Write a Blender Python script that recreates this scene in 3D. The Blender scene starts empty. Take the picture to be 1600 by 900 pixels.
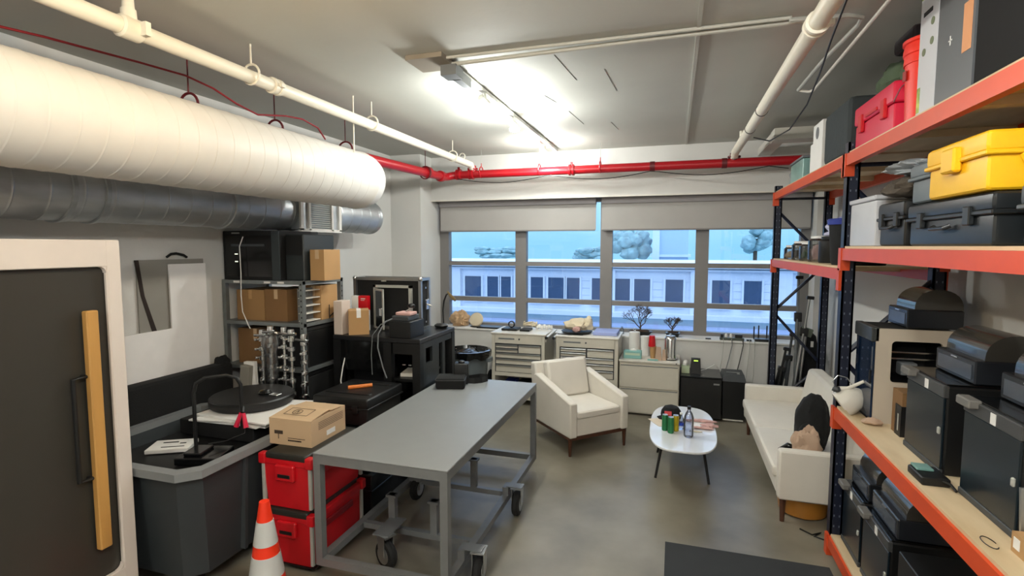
import bpy, bmesh, math, random
from mathutils import Vector, Matrix, noise
C = bpy.context.scene.collection
PI = math.pi
def lin(h):
    h = h.lstrip('#'); o = []
    for i in (0, 2, 4):
        c = int(h[i:i+2], 16) / 255
        o.append(c/12.92 if c <= .04045 else ((c+.055)/1.055)**2.4)
    return (*o, 1)
# ------------------------------------------------ camera, sky, lights, exposure
cam_d = bpy.data.cameras.new('camera'); cam = bpy.data.objects.new('camera', cam_d); C.objects.link(cam)
cam_d.sensor_width = 36; cam_d.lens = 36*820/1600; cam_d.clip_start = .05; cam_d.clip_end = 300
cam.location = (0, 0, 2.2)
cam.rotation_euler = (math.radians(90-4.532), 0, math.radians(17.224))
bpy.context.scene.camera = cam
vs = bpy.context.scene.view_settings
vs.view_transform = 'Standard'; vs.look = 'None'; vs.gamma = 1; vs.use_curve_mapping = False
vs.exposure = 0.68
w = bpy.data.worlds.new('sky'); bpy.context.scene.world = w; w.use_nodes = True
nt = w.node_tree; bg = nt.nodes['Background']
tc = nt.nodes.new('ShaderNodeTexCoord'); sp = nt.nodes.new('ShaderNodeSeparateXYZ'); rp = nt.nodes.new('ShaderNodeValToRGB')
nt.links.new(tc.outputs['Generated'], sp.inputs[0]); nt.links.new(sp.outputs['Z'], rp.inputs[0]); nt.links.new(rp.outputs[0], bg.inputs[0])
rp.color_ramp.elements[0].color = (.20, .42, .60, 1); rp.color_ramp.elements[0].position = 0
rp.color_ramp.elements[1].color = (.95, 1.15, 1.55, 1); rp.color_ramp.elements[1].position = .5
bg.inputs[1].default_value = 1.25
def point(name, loc, e, col=(1, 1, 1), r=.04):
    d = bpy.data.lights.new(name, 'POINT'); d.energy = e; d.color = col; d.shadow_soft_size = r
    o = bpy.data.objects.new(name, d); C.objects.link(o); o.location = loc; return o
def spot(name, loc, to, e, col, ang, r=.05, blend=.6):
    d = bpy.data.lights.new(name, 'SPOT'); d.energy = e; d.color = col; d.shadow_soft_size = r
    d.spot_size = math.radians(ang); d.spot_blend = blend
    o = bpy.data.objects.new(name, d); C.objects.link(o); o.location = loc
    o.rotation_euler = (Vector(to)-Vector(loc)).to_track_quat('-Z', 'Y').to_euler(); return o
def area(name, loc, to, e, col, sx, sy):
    d = bpy.data.lights.new(name, 'AREA'); d.shape = 'RECTANGLE'; d.size = sx; d.size_y = sy; d.energy = e; d.color = col
    o = bpy.data.objects.new(name, d); C.objects.link(o); o.location = loc
    o.rotation_euler = (Vector(to)-Vector(loc)).to_track_quat('-Z', 'Y').to_euler(); return o
COOL = (.97, 1, .96); WARM = (1, .70, .34)
# track lamps seen in the photo (light the ceiling and the far half of the room)
LAMPS = [(-1.57, 4.30, 3.33), (-1.58, 5.17, 3.33), (-1.64, 6.72, 3.33)]
for i, l in enumerate(LAMPS): point('track_lamp_light', (l[0], l[1]-.02, l[2]-.03), (28, 40, 32)[i], COOL, .05)
# unseen lights: the warm one inferred from its glow, the others added as fill
point('unseen_room_light', (-1.6, 1.95, 3.3), 46, WARM, .06)
point('unseen_room_light', (-0.5, .3, 3.2), 58, (1, .97, .92), .12)
point('unseen_room_light', (-1.2, -2.0, 3.2), 95, (1, .97, .90), .15)
point('unseen_room_light', (.35, 1.2, 3.25), 48, (.98, 1, .96), .12)

# ------------------------------------------------ materials
MT = {}
def mat(name, col, rough=.6, metal=0, var=.0, vs=6, bump=0, bs=40, col2=None, emit=None, es=1, trans=0, alpha=None, coat=0, stretch=None, ior=None):
    if name in MT: return MT[name]
    m = bpy.data.materials.new(name); m.use_nodes = True; t = m.node_tree; b = t.nodes['Principled BSDF']
    c = lin(col); b.inputs['Roughness'].default_value = rough; b.inputs['Metallic'].default_value = metal
    b.inputs['Base Color'].default_value = c
    tcn = t.nodes.new('ShaderNodeTexCoord'); mp = t.nodes.new('ShaderNodeMapping'); t.links.new(tcn.outputs['Object'], mp.inputs[0])
    if stretch: mp.inputs['Scale'].default_value = stretch
    nz = t.nodes.new('ShaderNodeTexNoise'); nz.inputs['Scale'].default_value = vs; nz.inputs['Detail'].default_value = 6
    t.links.new(mp.outputs[0], nz.inputs[0])
    mx = t.nodes.new('ShaderNodeMix'); mx.data_type = 'RGBA'
    v = max(var, .03)
    mx.inputs[6].default_value = tuple(min(1, x*(1-v)) for x in c[:3])+(1,)
    mx.inputs[7].default_value = lin(col2) if col2 else tuple(min(1, x*(1+v)) for x in c[:3])+(1,)
    rm = t.nodes.new('ShaderNodeMapRange'); rm.inputs[1].default_value = .3; rm.inputs[2].default_value = .7
    t.links.new(nz.outputs[0], rm.inputs[0]); t.links.new(rm.outputs[0], mx.inputs[0]); t.links.new(mx.outputs[2], b.inputs['Base Color'])
    if bump:
        n2 = t.nodes.new('ShaderNodeTexNoise'); n2.inputs['Scale'].default_value = bs; n2.inputs['Detail'].default_value = 4
        t.links.new(mp.outputs[0], n2.inputs[0]); bp = t.nodes.new('ShaderNodeBump'); bp.inputs['Strength'].default_value = bump
        bp.inputs['Distance'].default_value = .01
        t.links.new(n2.outputs[0], bp.inputs['Height']); t.links.new(bp.outputs[0], b.inputs['Normal'])
    if emit:
        b.inputs['Emission Color'].default_value = lin(emit); b.inputs['Emission Strength'].default_value = es
    if trans: b.inputs['Transmission Weight'].default_value = trans
    if ior: b.inputs['IOR'].default_value = ior
    if coat: b.inputs['Coat Weight'].default_value = coat
    if alpha is not None: b.inputs['Alpha'].default_value = alpha
    MT[name] = m; return m
def glassmat(name, tint, fac=.06, rough=.02):
    m = bpy.data.materials.new(name); m.use_nodes = True; t = m.node_tree; t.nodes.clear()
    o = t.nodes.new('ShaderNodeOutputMaterial'); mx = t.nodes.new('ShaderNodeMixShader')
    tr = t.nodes.new('ShaderNodeBsdfTransparent'); gl = t.nodes.new('ShaderNodeBsdfGlossy')
    tr.inputs[0].default_value = tint; gl.inputs['Roughness'].default_value = rough
    fr = t.nodes.new('ShaderNodeFresnel'); fr.inputs[0].default_value = 1.45
    ad = t.nodes.new('ShaderNodeMath'); ad.operation = 'ADD'; ad.inputs[1].default_value = fac-.04; ad.use_clamp = True
    t.links.new(fr.outputs[0], ad.inputs[0]); t.links.new(ad.outputs[0], mx.inputs[0])
    t.links.new(tr.outputs[0], mx.inputs[1]); t.links.new(gl.outputs[0], mx.inputs[2]); t.links.new(mx.outputs[0], o.inputs[0])
    MT[name] = m; return m
PAINT = mat('white_wall_paint', '#d0cfcb', .8, var=.03, vs=1.2, bump=.08, bs=60)
CEIL = mat('painted_concrete_ceiling', '#bcbcb4', .75, var=.06, vs=.9, bump=.15, bs=12)
FLOOR = mat('polished_concrete', '#6c6658', .38, var=.16, vs=1.6, bump=.02, bs=30, col2='#8b8576')
GRAYFR = mat('grey_window_frame', '#7d7a78', .5)
SHADE = mat('roller_shade_fabric', '#aaa7a3', .9, var=.03, vs=3)
SHADEBOX = mat('shade_cassette', '#8f8b8c', .6)
WDUCT = mat('white_duct_paint', '#dcd9d2', .5, var=.02)
GALV = mat('galvanized_steel', '#b4b9bb', .42, .75, var=.25, vs=7, bump=.08, bs=6, stretch=(1, .3, 1))
GALV2 = mat('zinc_shelf_steel', '#83898a', .45, .6, var=.1, vs=10)
CREAM = mat('white_pipe_paint', '#e2ddcd', .45)
RED = mat('red_pipe_paint', '#a8101c', .35, var=.05)
DKRED = mat('dark_red_iron', '#5a1018', .5)
BLK = mat('black_plastic', '#0f1011', .45)
BLK2 = mat('matte_black', '#0d0e0f', .7)
BLKG = mat('glossy_black', '#0c0d0e', .15)
BLKF = mat('black_fabric', '#101112', .95, bump=.3, bs=120)
DGRAY = mat('dark_grey_plastic', '#3b3f42', .5)
SLATE = mat('slate_grey_plastic', '#5f686c', .5, var=.04)
MGRAY = mat('mid_grey_plastic', '#6d7173', .5)
CHROME = mat('chrome', '#e6e8e8', .2, 1)
STEEL = mat('brushed_steel', '#b4b6b6', .3, .9)
TABLE = mat('grey_painted_steel', '#77797a', .42, .25, var=.05, vs=14)
TABLETOP = mat('grey_laminate_top', '#858888', .38, var=.03, vs=5)
RUBBER = mat('black_rubber', '#121212', .8)
REDPL = mat('red_toolbox_plastic', '#c3101c', .38)
REDPK = mat('crimson_plastic', '#cf1f42', .4)
REDOR = mat('bright_red_bucket', '#e0301f', .45)
TRIM = mat('pale_grey_trim', '#a9aaa3', .5)
CARD = mat('brown_cardboard', '#b08a5c', .85, var=.05, vs=4)
CARDD = mat('dark_cardboard', '#7d5c38', .85, var=.06, vs=4)
CARDL = mat('light_cardboard', '#c0a482', .85, var=.04, vs=4)
INK = mat('printed_ink', '#3a2c20', .8)
WHITE = mat('white_paper', '#e4e3df', .7)
WHITEM = mat('white_enamel', '#d6d2c8', .4)
CAB = mat('offwhite_cabinet_enamel', '#c9c4b6', .42)
PLY = mat('plywood_deck', '#cdb48c', .7, var=.14, vs=5, stretch=(1, .25, 1), col2='#e2cfae')
ORANGE = mat('orange_powder_coat', '#cf4a20', .42, var=.04, vs=8)
NAVY = mat('navy_powder_coat', '#141c30', .42)
NAVYD = mat('navy_blue_bag', '#1c2d86', .5)
YEL = mat('yellow_case_plastic', '#f0bb16', .45)
WOOD = mat('oak_wood', '#c0904e', .5, var=.12, vs=3, stretch=(4, 4, .5))
WALNUT = mat('walnut_wood', '#4c2c1c', .45, var=.1, vs=4)
CREAMF = mat('cream_upholstery', '#dad5cb', .95, var=.02, bump=.12, bs=260)
PODW = mat('pod_shell_white', '#d9cfc6', .5)
ORG = mat('safety_orange', '#f03514', .45, emit=None)
REFL = mat('reflective_band', '#c8cac8', .4)
BEIGE = mat('beige_printer_shell', '#c4b9a8', .45)
SMOKE = mat('smoked_dome', '#3e3c38', .18, coat=.5)
DGLASS = mat('dark_door_glass', '#101c24', .28, var=.2, vs=3)
PODGL = mat('pod_door_glass', '#3a3833', .32)
BLUEG = mat('blue_reflective_glass', '#16263d', .08, var=.3, vs=4, coat=.5)
MINT = mat('mint_tissue_box', '#7fb0ab', .7)
PINK = mat('pink_cloth', '#c79f98', .9, bump=.2, bs=40)
TAN = mat('crumpled_paper_bag', '#b79c86', .85, bump=.4, bs=30)
LINEN = mat('cream_linen', '#d8cbb0', .95, bump=.3, bs=90)
SOIL = mat('dry_soil', '#3a2a1e', .95, bump=.6, bs=60)
BARK = mat('bonsai_bark', '#4d4236', .9)
GREENC = mat('green_can', '#2f7a4c', .3, .4)
YELC = mat('yellow_can', '#b9a224', .3, .4)
BLUE = mat('blue_plastic', '#2645b8', .4)
OLIVE = mat('olive_cloth', '#4a5a43', .95, bump=.3, bs=50)
KHAKI = mat('grey_brown_cloth', '#4d453c', .95, bump=.4, bs=50)
AMBER = mat('amber_plastic_tub', '#a8702a', .3, var=.1)
CLEARP = glassmat('clear_plastic', (.80, .84, .86, 1), .22, .15)
FILM = glassmat('clear_film', (.88, .90, .92, 1), .30, .2)
GLASS = glassmat('window_glass', (.90, .96, 1, 1), .06)
BOTTLE = glassmat('bottle_plastic', (.72, .76, .86, 1), .2, .08)
LED = mat('green_led', '#9ad030', .4, emit='#b8f050', es=1.5)
LEDW = mat('pale_led', '#d0d8c0', .4, emit='#dfe8c8', es=1.2)
BULB = mat('lit_lamp_face', '#ffffff', .4, emit='#fff6e8', es=14)
MAT_ = mat('charcoal_mat', '#2c2f31', .9, bump=.2, bs=200)
TEAL = mat('teal_plastic', '#2c6f78', .5)
WSTONE = mat('painted_stone_facade', '#d2d8e2', .9, var=.05, vs=.6)
FWIN = mat('facade_window_glass', '#3a4a66', .2, var=.2, vs=.8)
LEDGE = mat('roof_membrane', '#6d7688', .9, var=.12, vs=.4)
LEAF = mat('hazed_foliage', '#86a6a8', .95, var=.3, vs=2)  # paled towards blue: haze is put into the leaf colour
COPPER = mat('orange_handle', '#d8772a', .5)

# ------------------------------------------------ builders
W = {}
class M:
    def __init__(s, T=None): s.bm = bmesh.new(); s.T = T or Matrix(); s.mi = 0
    def add(s, vs_, fs):
        v = [s.bm.verts.new(s.T @ Vector(p)) for p in vs_]
        for f in fs:
            try: s.bm.faces.new([v[i] for i in f]).material_index = s.mi
            except ValueError: pass
        return v
    def box(s, x0, x1, y0, y1, z0, z1, b=0):
        if b:
            t = bmesh.new(); bmesh.ops.create_cube(t, size=1)
            for q in t.verts: q.co = Vector(((x0+x1)/2+q.co.x*(x1-x0), (y0+y1)/2+q.co.y*(y1-y0), (z0+z1)/2+q.co.z*(z1-z0)))
            bmesh.ops.bevel(t, geom=t.edges[:], offset=min(b, .49*min(x1-x0, y1-y0, z1-z0)), segments=3 if b > .008 else 1, profile=.6, affect='EDGES')
            t.verts.index_update(); s.add([q.co.copy() for q in t.verts], [[q.index for q in f.verts] for f in t.faces]); t.free()
        else:
            s.add([(x, y, z) for z in (z0, z1) for x, y in ((x0, y0), (x1, y0), (x1, y1), (x0, y1))],
                  [(3, 2, 1, 0), (4, 5, 6, 7), (0, 1, 5, 4), (1, 2, 6, 5), (2, 3, 7, 6), (3, 0, 4, 7)])
        return s
    def frustum(s, bot, top, z0, z1):   # bot/top: (x0,x1,y0,y1)
        s.add([(bot[0], bot[2], z0), (bot[1], bot[2], z0), (bot[1], bot[3], z0), (bot[0], bot[3], z0),
               (top[0], top[2], z1), (top[1], top[2], z1), (top[1], top[3], z1), (top[0], top[3], z1)],
              [(3, 2, 1, 0), (4, 5, 6, 7), (0, 1, 5, 4), (1, 2, 6, 5), (2, 3, 7, 6), (3, 0, 4, 7)]); return s
    def tube(s, pts, r, n=8, cap=True):
        pts = [Vector(p) for p in pts]; rings = []; R = r if hasattr(r, '__len__') else [r]*len(pts)
        up = None
        for i, p in enumerate(pts):
            d = (pts[min(i+1, len(pts)-1)]-pts[max(i-1, 0)]).normalized()
            if up is None: up = Vector((0, 0, 1)) if abs(d.z) < .9 else Vector((1, 0, 0))
            a = d.cross(up).normalized(); b = a.cross(d).normalized(); up = b
            rings.append([p+(a*math.cos(2*PI*k/n)+b*math.sin(2*PI*k/n))*R[i] for k in range(n)])
        vs_ = [q for g in rings for q in g]; fs = []
        for i in range(len(pts)-1):
            for k in range(n): fs.append((i*n+k, i*n+(k+1) % n, (i+1)*n+(k+1) % n, (i+1)*n+k))
        if cap: fs += [tuple(range(n))[::-1], tuple((len(pts)-1)*n+k for k in range(n))]
        s.add(vs_, fs); return s
    def lathe(s, prof, c=(0, 0, 0), axis='Z', n=24, cap=True):   # prof: (r, h)
        vs_ = []; fs = []
        for r, h in prof:
            for k in range(n):
                a = 2*PI*k/n; x, y = r*math.cos(a), r*math.sin(a)
                vs_.append({'Z': (c[0]+x, c[1]+y, c[2]+h), 'Y': (c[0]+x, c[1]+h, c[2]-y), 'X': (c[0]+h, c[1]+x, c[2]+y)}[axis])
        for i in range(len(prof)-1):
            for k in range(n): fs.append((i*n+k, i*n+(k+1) % n, (i+1)*n+(k+1) % n, (i+1)*n+k))
        if cap: fs += [tuple(range(n))[::-1], tuple((len(prof)-1)*n+k for k in range(n))]
        s.add(vs_, fs); return s
    def prism(s, poly, z0, z1, plane='XY'):
        n = len(poly); f = {'XY': lambda a, b, c: (a, b, c), 'XZ': lambda a, b, c: (a, c, b), 'YZ': lambda a, b, c: (c, a, b)}[plane]
        s.add([f(a, b, z0) for a, b in poly]+[f(a, b, z1) for a, b in poly],
              [tuple(range(n))[::-1], tuple(range(n, 2*n))]+[(k, (k+1) % n, n+(k+1) % n, n+k) for k in range(n)]); return s
    def rrect(s, x0, x1, y0, y1, z0, z1, r, seg=6):
        poly = []
        for cx, cy, a0 in ((x1-r, y1-r, 0), (x0+r, y1-r, 90), (x0+r, y0+r, 180), (x1-r, y0+r, 270)):
            for k in range(seg+1):
                a = math.radians(a0+90*k/seg); poly.append((cx+r*math.cos(a), cy+r*math.sin(a)))
        return s.prism(poly, z0, z1)
    def blob(s, c, size, seed=0, amp=.2, sub=3, flat=True, freq=1.7):
        t = bmesh.new(); bmesh.ops.create_icosphere(t, subdivisions=sub, radius=1)
        for q in t.verts:
            p = q.co.copy(); d = noise.noise(p*freq+Vector((seed*7.3, seed*1.7, seed)))+.5*noise.noise(p*freq*2.7+Vector((seed, 3, seed*2)))
            p *= 1+amp*d*1.0
            if flat: p.z = max(p.z, -.72)
            q.co = Vector((c[0]+p.x*size[0], c[1]+p.y*size[1], c[2]+p.z*size[2]))
        t.verts.index_update(); s.add([q.co.copy() for q in t.verts], [[q.index for q in f.verts] for f in t.faces]); t.free(); return s
    def bmB(s):
        bmesh.ops.recalc_face_normals(s.bm, faces=s.bm.faces[:])
    def build(s, name, m, parent=None, smooth=True, bev=0, label=None, kind=None):
        s.bmB(); co = [v.co for v in s.bm.verts]
        lo = Vector([min(c[i] for c in co) for i in range(3)]); hi = Vector([max(c[i] for c in co) for i in range(3)])
        R = W[parent].to_3x3().to_4x4() if parent else Matrix()
        o_ = Matrix.Translation(((lo.x+hi.x)/2, (lo.y+hi.y)/2, lo.z)) @ R
        inv = o_.inverted()
        for v in s.bm.verts: v.co = inv @ v.co
        me = bpy.data.meshes.new(name); s.bm.to_mesh(me); s.bm.free()
        if smooth:
            me.polygons.foreach_set('use_smooth', [True]*len(me.polygons))
            try: me.set_sharp_from_angle(angle=math.radians(35))
            except Exception: pass
        for q in (m if isinstance(m, list) else [m]): me.materials.append(q)
        o = bpy.data.objects.new(name, me); C.objects.link(o); W[o] = o_
        if parent: o.parent = parent; o.matrix_basis = W[parent].inverted() @ o_
        else: o.matrix_basis = o_
        if bev:
            b = o.modifiers.new('bevel', 'BEVEL'); b.width = bev; b.segments = 2; b.limit_method = 'ANGLE'
        if label: o['label'] = label
        if kind: o['kind'] = kind
        return o
def box(*a, b=0): return M().box(*a, b=b)
def thing(name, label, cat, loc, rot=0, group=None):
    o = bpy.data.objects.new(name, None); o.empty_display_size = .1; C.objects.link(o)
    o.location = loc; o.rotation_euler = (0, 0, rot)
    W[o] = Matrix.Translation(loc) @ Matrix.Rotation(rot, 4, 'Z')
    o['label'] = label; o['category'] = cat
    if group: o['group'] = group
    return o
def tag(o, label, cat, group=None):
    o['label'] = label; o['category'] = cat
    if group: o['group'] = group
    return o
def L(t): return M(W[t])          # parts given in the thing's own frame
def S(m_, name, mt, parent=None, **k):
    o = m_.build(name, mt, parent, **k)
    if not parent: o['kind'] = 'structure'
    return o
def kids(o): return [c for c in bpy.data.objects if c.parent == o]
def copy_tree(o, loc, label, rot=None):
    r = o.copy(); C.objects.link(r); r.location = loc; r['label'] = label
    if rot is not None: r.rotation_euler = (0, 0, rot)
    for ch in kids(o):
        c = ch.copy(); C.objects.link(c); c.parent = r
        for g in kids(ch):
            d = g.copy(); C.objects.link(d); d.parent = c
    return r
XL, XR, YW, ZC = -4.107, 1.78, 7.45, 3.55

# ================================================ THE SETTING
S(box(-4.3, 2.0, -4.2, 8.0, -.1, 0), 'floor', FLOOR, smooth=False)
S(box(-4.3, 2.0, -4.2, 8.0, ZC, ZC+.15), 'ceiling', CEIL, smooth=False)
S(box(XL-.15, XL, -4.2, 8.0, 0, ZC), 'wall_left', PAINT, smooth=False)
S(box(XR, XR+.15, -4.2, 8.0, 0, ZC), 'wall_right', PAINT, smooth=False)
S(box(XL, XR, -4.2, -4.05, 0, ZC), 'wall_back', PAINT, smooth=False)
S(box(XL, -3.61, 7.077, 8.0, 0, ZC), 'wall_pilaster', PAINT, smooth=False)
S(box(-3.61, XR, YW, 8.0, 2.905, ZC), 'wall_header', PAINT, smooth=False)
S(box(-3.61, XR, YW, 8.0, 0, .925), 'wall_front', PAINT, smooth=False)
S(box(1.69, XR, YW, 8.0, .925, 2.905), 'wall_pier', PAINT, smooth=False)
S(box(-3.61, 1.69, YW-.02, 7.74, .925, .95, b=.004), 'trim_1', WHITE)
S(box(-3.61, XR, YW-.03, YW, 2.885, 2.905), 'trim_2', WHITEM)
S(box(.095, .12, 1.0, 7.4, ZC-.012, ZC), 'trim_3', CEIL)
S(box(XL, 1.3, -.02, .0, ZC-.012, ZC), 'trim_4', CEIL)
XS = [-3.53, -2.26, -.96, .358, 1.66]
for i in range(4):
    x0, x1 = XS[i], XS[i+1]
    t = bpy.data.objects.new('window_%d' % (i+1), None); C.objects.link(t); t.location = ((x0+x1)/2, 7.8, .95); W[t] = Matrix.Translation(t.location); t['kind'] = 'structure'
    h = .085
    m = M()
    a0 = x0-.08 if i == 0 else x0-h; 
    for a, b in ((x0-(.08 if i == 0 else 0), x0+(.07 if i == 0 else h)), (x1-h, x1+(.03 if i == 3 else 0))): m.box(a, b, 7.74, 7.86, .95, 2.905)
    for a, b in ((.95, 1.0), (1.335, 1.405), (1.90, 1.965), (2.85, 2.905)): m.box(x0+.06, x1-.06, 7.75, 7.85, a, b)
    f = m.build('window_frame', GRAYFR, t, smooth=False)
    for a, b in ((1.0, 1.335), (1.405, 1.90), (1.965, 2.85)):
        M().box(x0+(.07 if i == 0 else h), x1-h, 7.80, 7.806, a, b).build('pane', GLASS, t, smooth=False)
def shade(x0, x1, label):
    t = thing('roller_shade', label, 'roller shade', ((x0+x1)/2, 7.62, 2.42))
    box(x0, x1, 7.640, 7.646, 2.44, 2.83).build('shade_fabric', SHADE, t)
    box(x0, x1, 7.60, 7.69, 2.81, 2.90).build('cassette', SHADEBOX, t)
    box(x0+.01, x1-.01, 7.632, 7.654, 2.425, 2.447, b=.004).build('hem_bar', GRAYFR, t)
shade(-3.55, -1.10, 'grey roller shade lowered over the left half of the windows')
shade(-1.02, 1.66, 'grey roller shade lowered over the right half of the windows')

# -------- outside
def outX(x): return x*1.7
t = thing('building', 'pale stone building with a row of dark windows across the street', 'building', (0, 34.5, -8))
YF = 34
def oz(z): return 2.2+(z-2.2)*1.7
m = M().box(-45, 30, YF, YF+8, -8, oz(1.60)); m.build('wall', WSTONE, t)
M().box(-45, 30, YF-.5, YF+.1, oz(1.42), oz(1.56)).box(-45, 30, YF-.25, YF+.1, oz(1.30), oz(1.36)).build('cornice', WSTONE, t)
M().box(-45, 30, YF-.9, YF+.05, oz(-.40), oz(-.24)).box(-45, 30, YF-.3, YF+.05, oz(-.95), oz(-.80)).build('ledge', WSTONE, t)
m = M()
for z in (.35, .62, .9): m.box(-45, 30, YF-.04, YF, oz(z), oz(z)+.03)
m.build('stone_course', WSTONE, t)
for x0, x1 in ((-26, -24.6), (-23.5, -22), (-21, -19.6), (-18.5, -17), (-13.95, -12.75), (-12.3, -11.5), (-11.3, -10.6), (-9.2, -8.35), (-8.0, -6.95), (-6.75, -5.9), (-5.1, -4.2), (-3.66, -2.68), (-2.42, -1.44), (-.52, .53), (2.19, 3.21), (3.98, 4.95), (7.2, 8.2), (9.4, 10.4)):
    g = M().box(x0, x1, YF-.06, YF+.02, oz(.03), oz(.99)).build('window', FWIN, t)
    M().box(x0-.1, x1+.1, YF-.2, YF-.0, oz(.03)-.12, oz(.03)).build('sill', WSTONE, g)
    M().box(x0-.12, x0, YF-.1, YF, oz(.03), oz(1.03)).build('jamb', WSTONE, g); M().box(x1, x1+.12, YF-.1, YF, oz(.03), oz(1.03)).build('jamb', WSTONE, g)
m = M()
for x in (-20.2, -14.6, -10.0, -3.95, 1.3, 6.2): m.box(x-.35, x+.35, YF-.22, YF+.05, oz(-.24), oz(1.30))
m.build('pilaster', WSTONE, t)
M().box(-45, 30, YF-2.4, YF-.85, oz(-.75), oz(-.62)).build('canopy', mat('blue_grey_canopy', '#8d9ab5', .8), t)
M().box(-8.5, 7, YF-3.0, YF-2.4, oz(-.95), oz(-.78)).box(-30, -16, YF-3.0, YF-2.4, oz(-.9), oz(-.8)).build('canopy_edge', mat('pale_canopy_edge', '#c3cbdc', .7), t)
tag(box(-45, 30, 12, 30.5, -4.6, -4.2).build('roof_deck', LEDGE), 'low blue-grey roof in front of the stone building', 'roof')
t = thing('rooftop_hut', 'plain pale blue block rising behind the stone building roof', 'rooftop structure', (-.3, 46, -8))
M().box(-1.6, 1.0, 44, 48, -8, 3.5).build('wall', mat('hut_wall', '#9fbcd8', .8), t)
M().box(-1.75, -1.2, 43.7, 44, -8, 4.6).box(-1.9, 1.2, 43.8, 48.1, 1.35, 1.55).build('chimney', mat('pale_chimney', '#c4d4e2', .8), t)
for i, (x, z, sx, sz, lab) in enumerate(((-3.6, 2.5, 1.5, 1.6, 'bushy rooftop tree just left of the pale blue block'), (-6.8, 1.5, 1.5, .8, 'low dark hedge-like tree left of the bushy one on the roof'), (6.0, 2.8, 1.2, 1.3, 'rooftop tree seen in the rightmost window'), (-15.5, 1.6, 1.8, .7, 'faint low bush seen through the leftmost window'))):
    t = thing('rooftop_tree', lab, 'tree', (x, 45, -8))
    rnd = random.Random(i+2); m = M()
    for k in range(16): m.blob((x+rnd.uniform(-.75, .75)*sx, 45+rnd.uniform(-.5, .5), z+rnd.uniform(-.6, .6)*sz), (.42*sx, .5, .34*sz), k, .22, 3, False)
    m.build('foliage', LEAF, t)
    M().tube([(x, 45, -8), (x, 45, z)], .15).build('trunk', BARK, t)

# ================================================ CEILING SERVICES
t = thing('white_duct', 'large white spiral duct hung along the left side of the ceiling', 'duct', (-2.97, 1.7, 2.57))
prof = [(.27, -4.0)]; y = -3.9
while y < 4.4:
    prof += [(.27, y-.002), (.27, y), (.2725, y+.004), (.2725, y+.008), (.27, y+.012), (.27, y+.014)]; y += .13
prof += [(.27, 4.44), (.277, 4.45), (.277, 4.47), (.27, 4.48), (.266, 4.55), (.25, 4.60), (.21, 4.625), (.05, 4.63)]
M().lathe(prof, (-2.97, 0, 2.84), 'Y', 56).build('duct_body', WDUCT, t)
for y in (4.2,): M().tube([(-2.80, y, 3.0), (-2.80, y, ZC)], .006).build('hanger_rod', CREAM, t)
t = thing('galvanized_duct', 'bare galvanized duct running under the white duct', 'duct', (-3.72, 2, 2.36))
prof = [(.2, -4.0)]; y = -3.9
while y < 5.8:
    prof += [(.2, y-.002), (.2, y), (.204, y+.008), (.2, y+.016), (.2, y+.018)]; y += .19
prof += [(.2, 5.84), (.206, 5.85), (.206, 5.87), (.03, 5.875)]
M().lathe(prof, (-3.72, 0, 2.56), 'Y', 44).build('duct_body', GALV, t)
for y in (2.3, 2.5, 3.55): M().lathe([(.201, y), (.212, y+.005), (.212, y+.03), (.201, y+.035)], (-3.72, 0, 2.56), 'Y', 44, cap=False).build('clamp_band', GALV, t)
g = M().frustum((-3.62, -3.50, 4.33, 4.92), (-3.62, -3.50, 4.33, 4.92), 2.37, 2.68).build('register_boot', GALV, t)
m = M()
for a, b, c, d in ((4.30, 4.95, 2.345, 2.375), (4.30, 4.95, 2.665, 2.695), (4.30, 4.34, 2.36, 2.68), (4.91, 4.95, 2.36, 2.68), (4.42, 4.45, 2.36, 2.68), (4.78, 4.81, 2.36, 2.68)): m.box(-3.50, -3.478, a, b, c, d)
rg = m.build('air_register', WDUCT, t)
m = M()
for k in range(14):
    z = 2.385+k*.0205; m.add([(-3.498, 4.45, z), (-3.498, 4.78, z), (-3.484, 4.78, z-.012), (-3.484, 4.45, z-.012)], [(0, 1, 2, 3)])
m.build('register_slats', TRIM, rg, smooth=False)

def ring(m, c, r, tr, axis='Y', n=20):
    pts = []
    for k in range(n+1):
        a = 2*PI*k/n
        pts.append((c[0]+r*math.cos(a), c[1], c[2]+r*math.sin(a)) if axis == 'Y' else (c[0], c[1]+r*math.cos(a), c[2]+r*math.sin(a)))
    m.tube(pts, tr, 6, cap=False)
def pipe(name, label, X, z, y0, y1, r, mt, hang, coup, gr=None):
    t = thing(name, label, 'pipe', (X, (y0+y1)/2, z-r))
    M().tube([(X, y0, z), (X, y1, z)], r, 20).build('pipe_run', mt, t)
    for y in coup:
        M().lathe([(r*1.02, -.045), (r*1.3, -.04), (r*1.3, -.015), (r*1.12, -.012), (r*1.12, .012), (r*1.3, .015), (r*1.3, .04), (r*1.02, .045)], (X, y, z), 'Y', 20).box(X+r*1.1, X+r*1.7, y-.02, y+.02, z-.012, z+.012).build('coupling', mt, t)
    for y in hang:
        m = M(); ring(m, (X, y, z+.018), r+.022, .008)
        m.tube([(X, y, z+r+.03), (X, y, ZC)], .006)
        m.build('pipe_hanger', mt, t)
    return t
t = pipe('sprinkler_pipe', 'white sprinkler pipe above the white duct on the left', -2.75, 3.335, -3.9, 6.93, .044, CREAM, (2.95, 4.42, 6.3), (3.17,), )
M().tube([(-2.75, 2.12, 3.34), (-2.75, 2.12, 3.43)], [.042, .036], 14).tube([(-2.75, 2.12, 3.43), (-2.75, 2.12, 3.51)], [.03, .026], 14).build('sprinkler_head', CREAM, t)
M().lathe([(.048, -.06), (.058, -.05), (.058, .05), (.048, .06)], (-2.75, 2.12, 3.335), 'Y').box(-2.70, -2.66, 2.14, 2.17, 3.30, 3.37).build('tee_fitting', CREAM, t)
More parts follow.
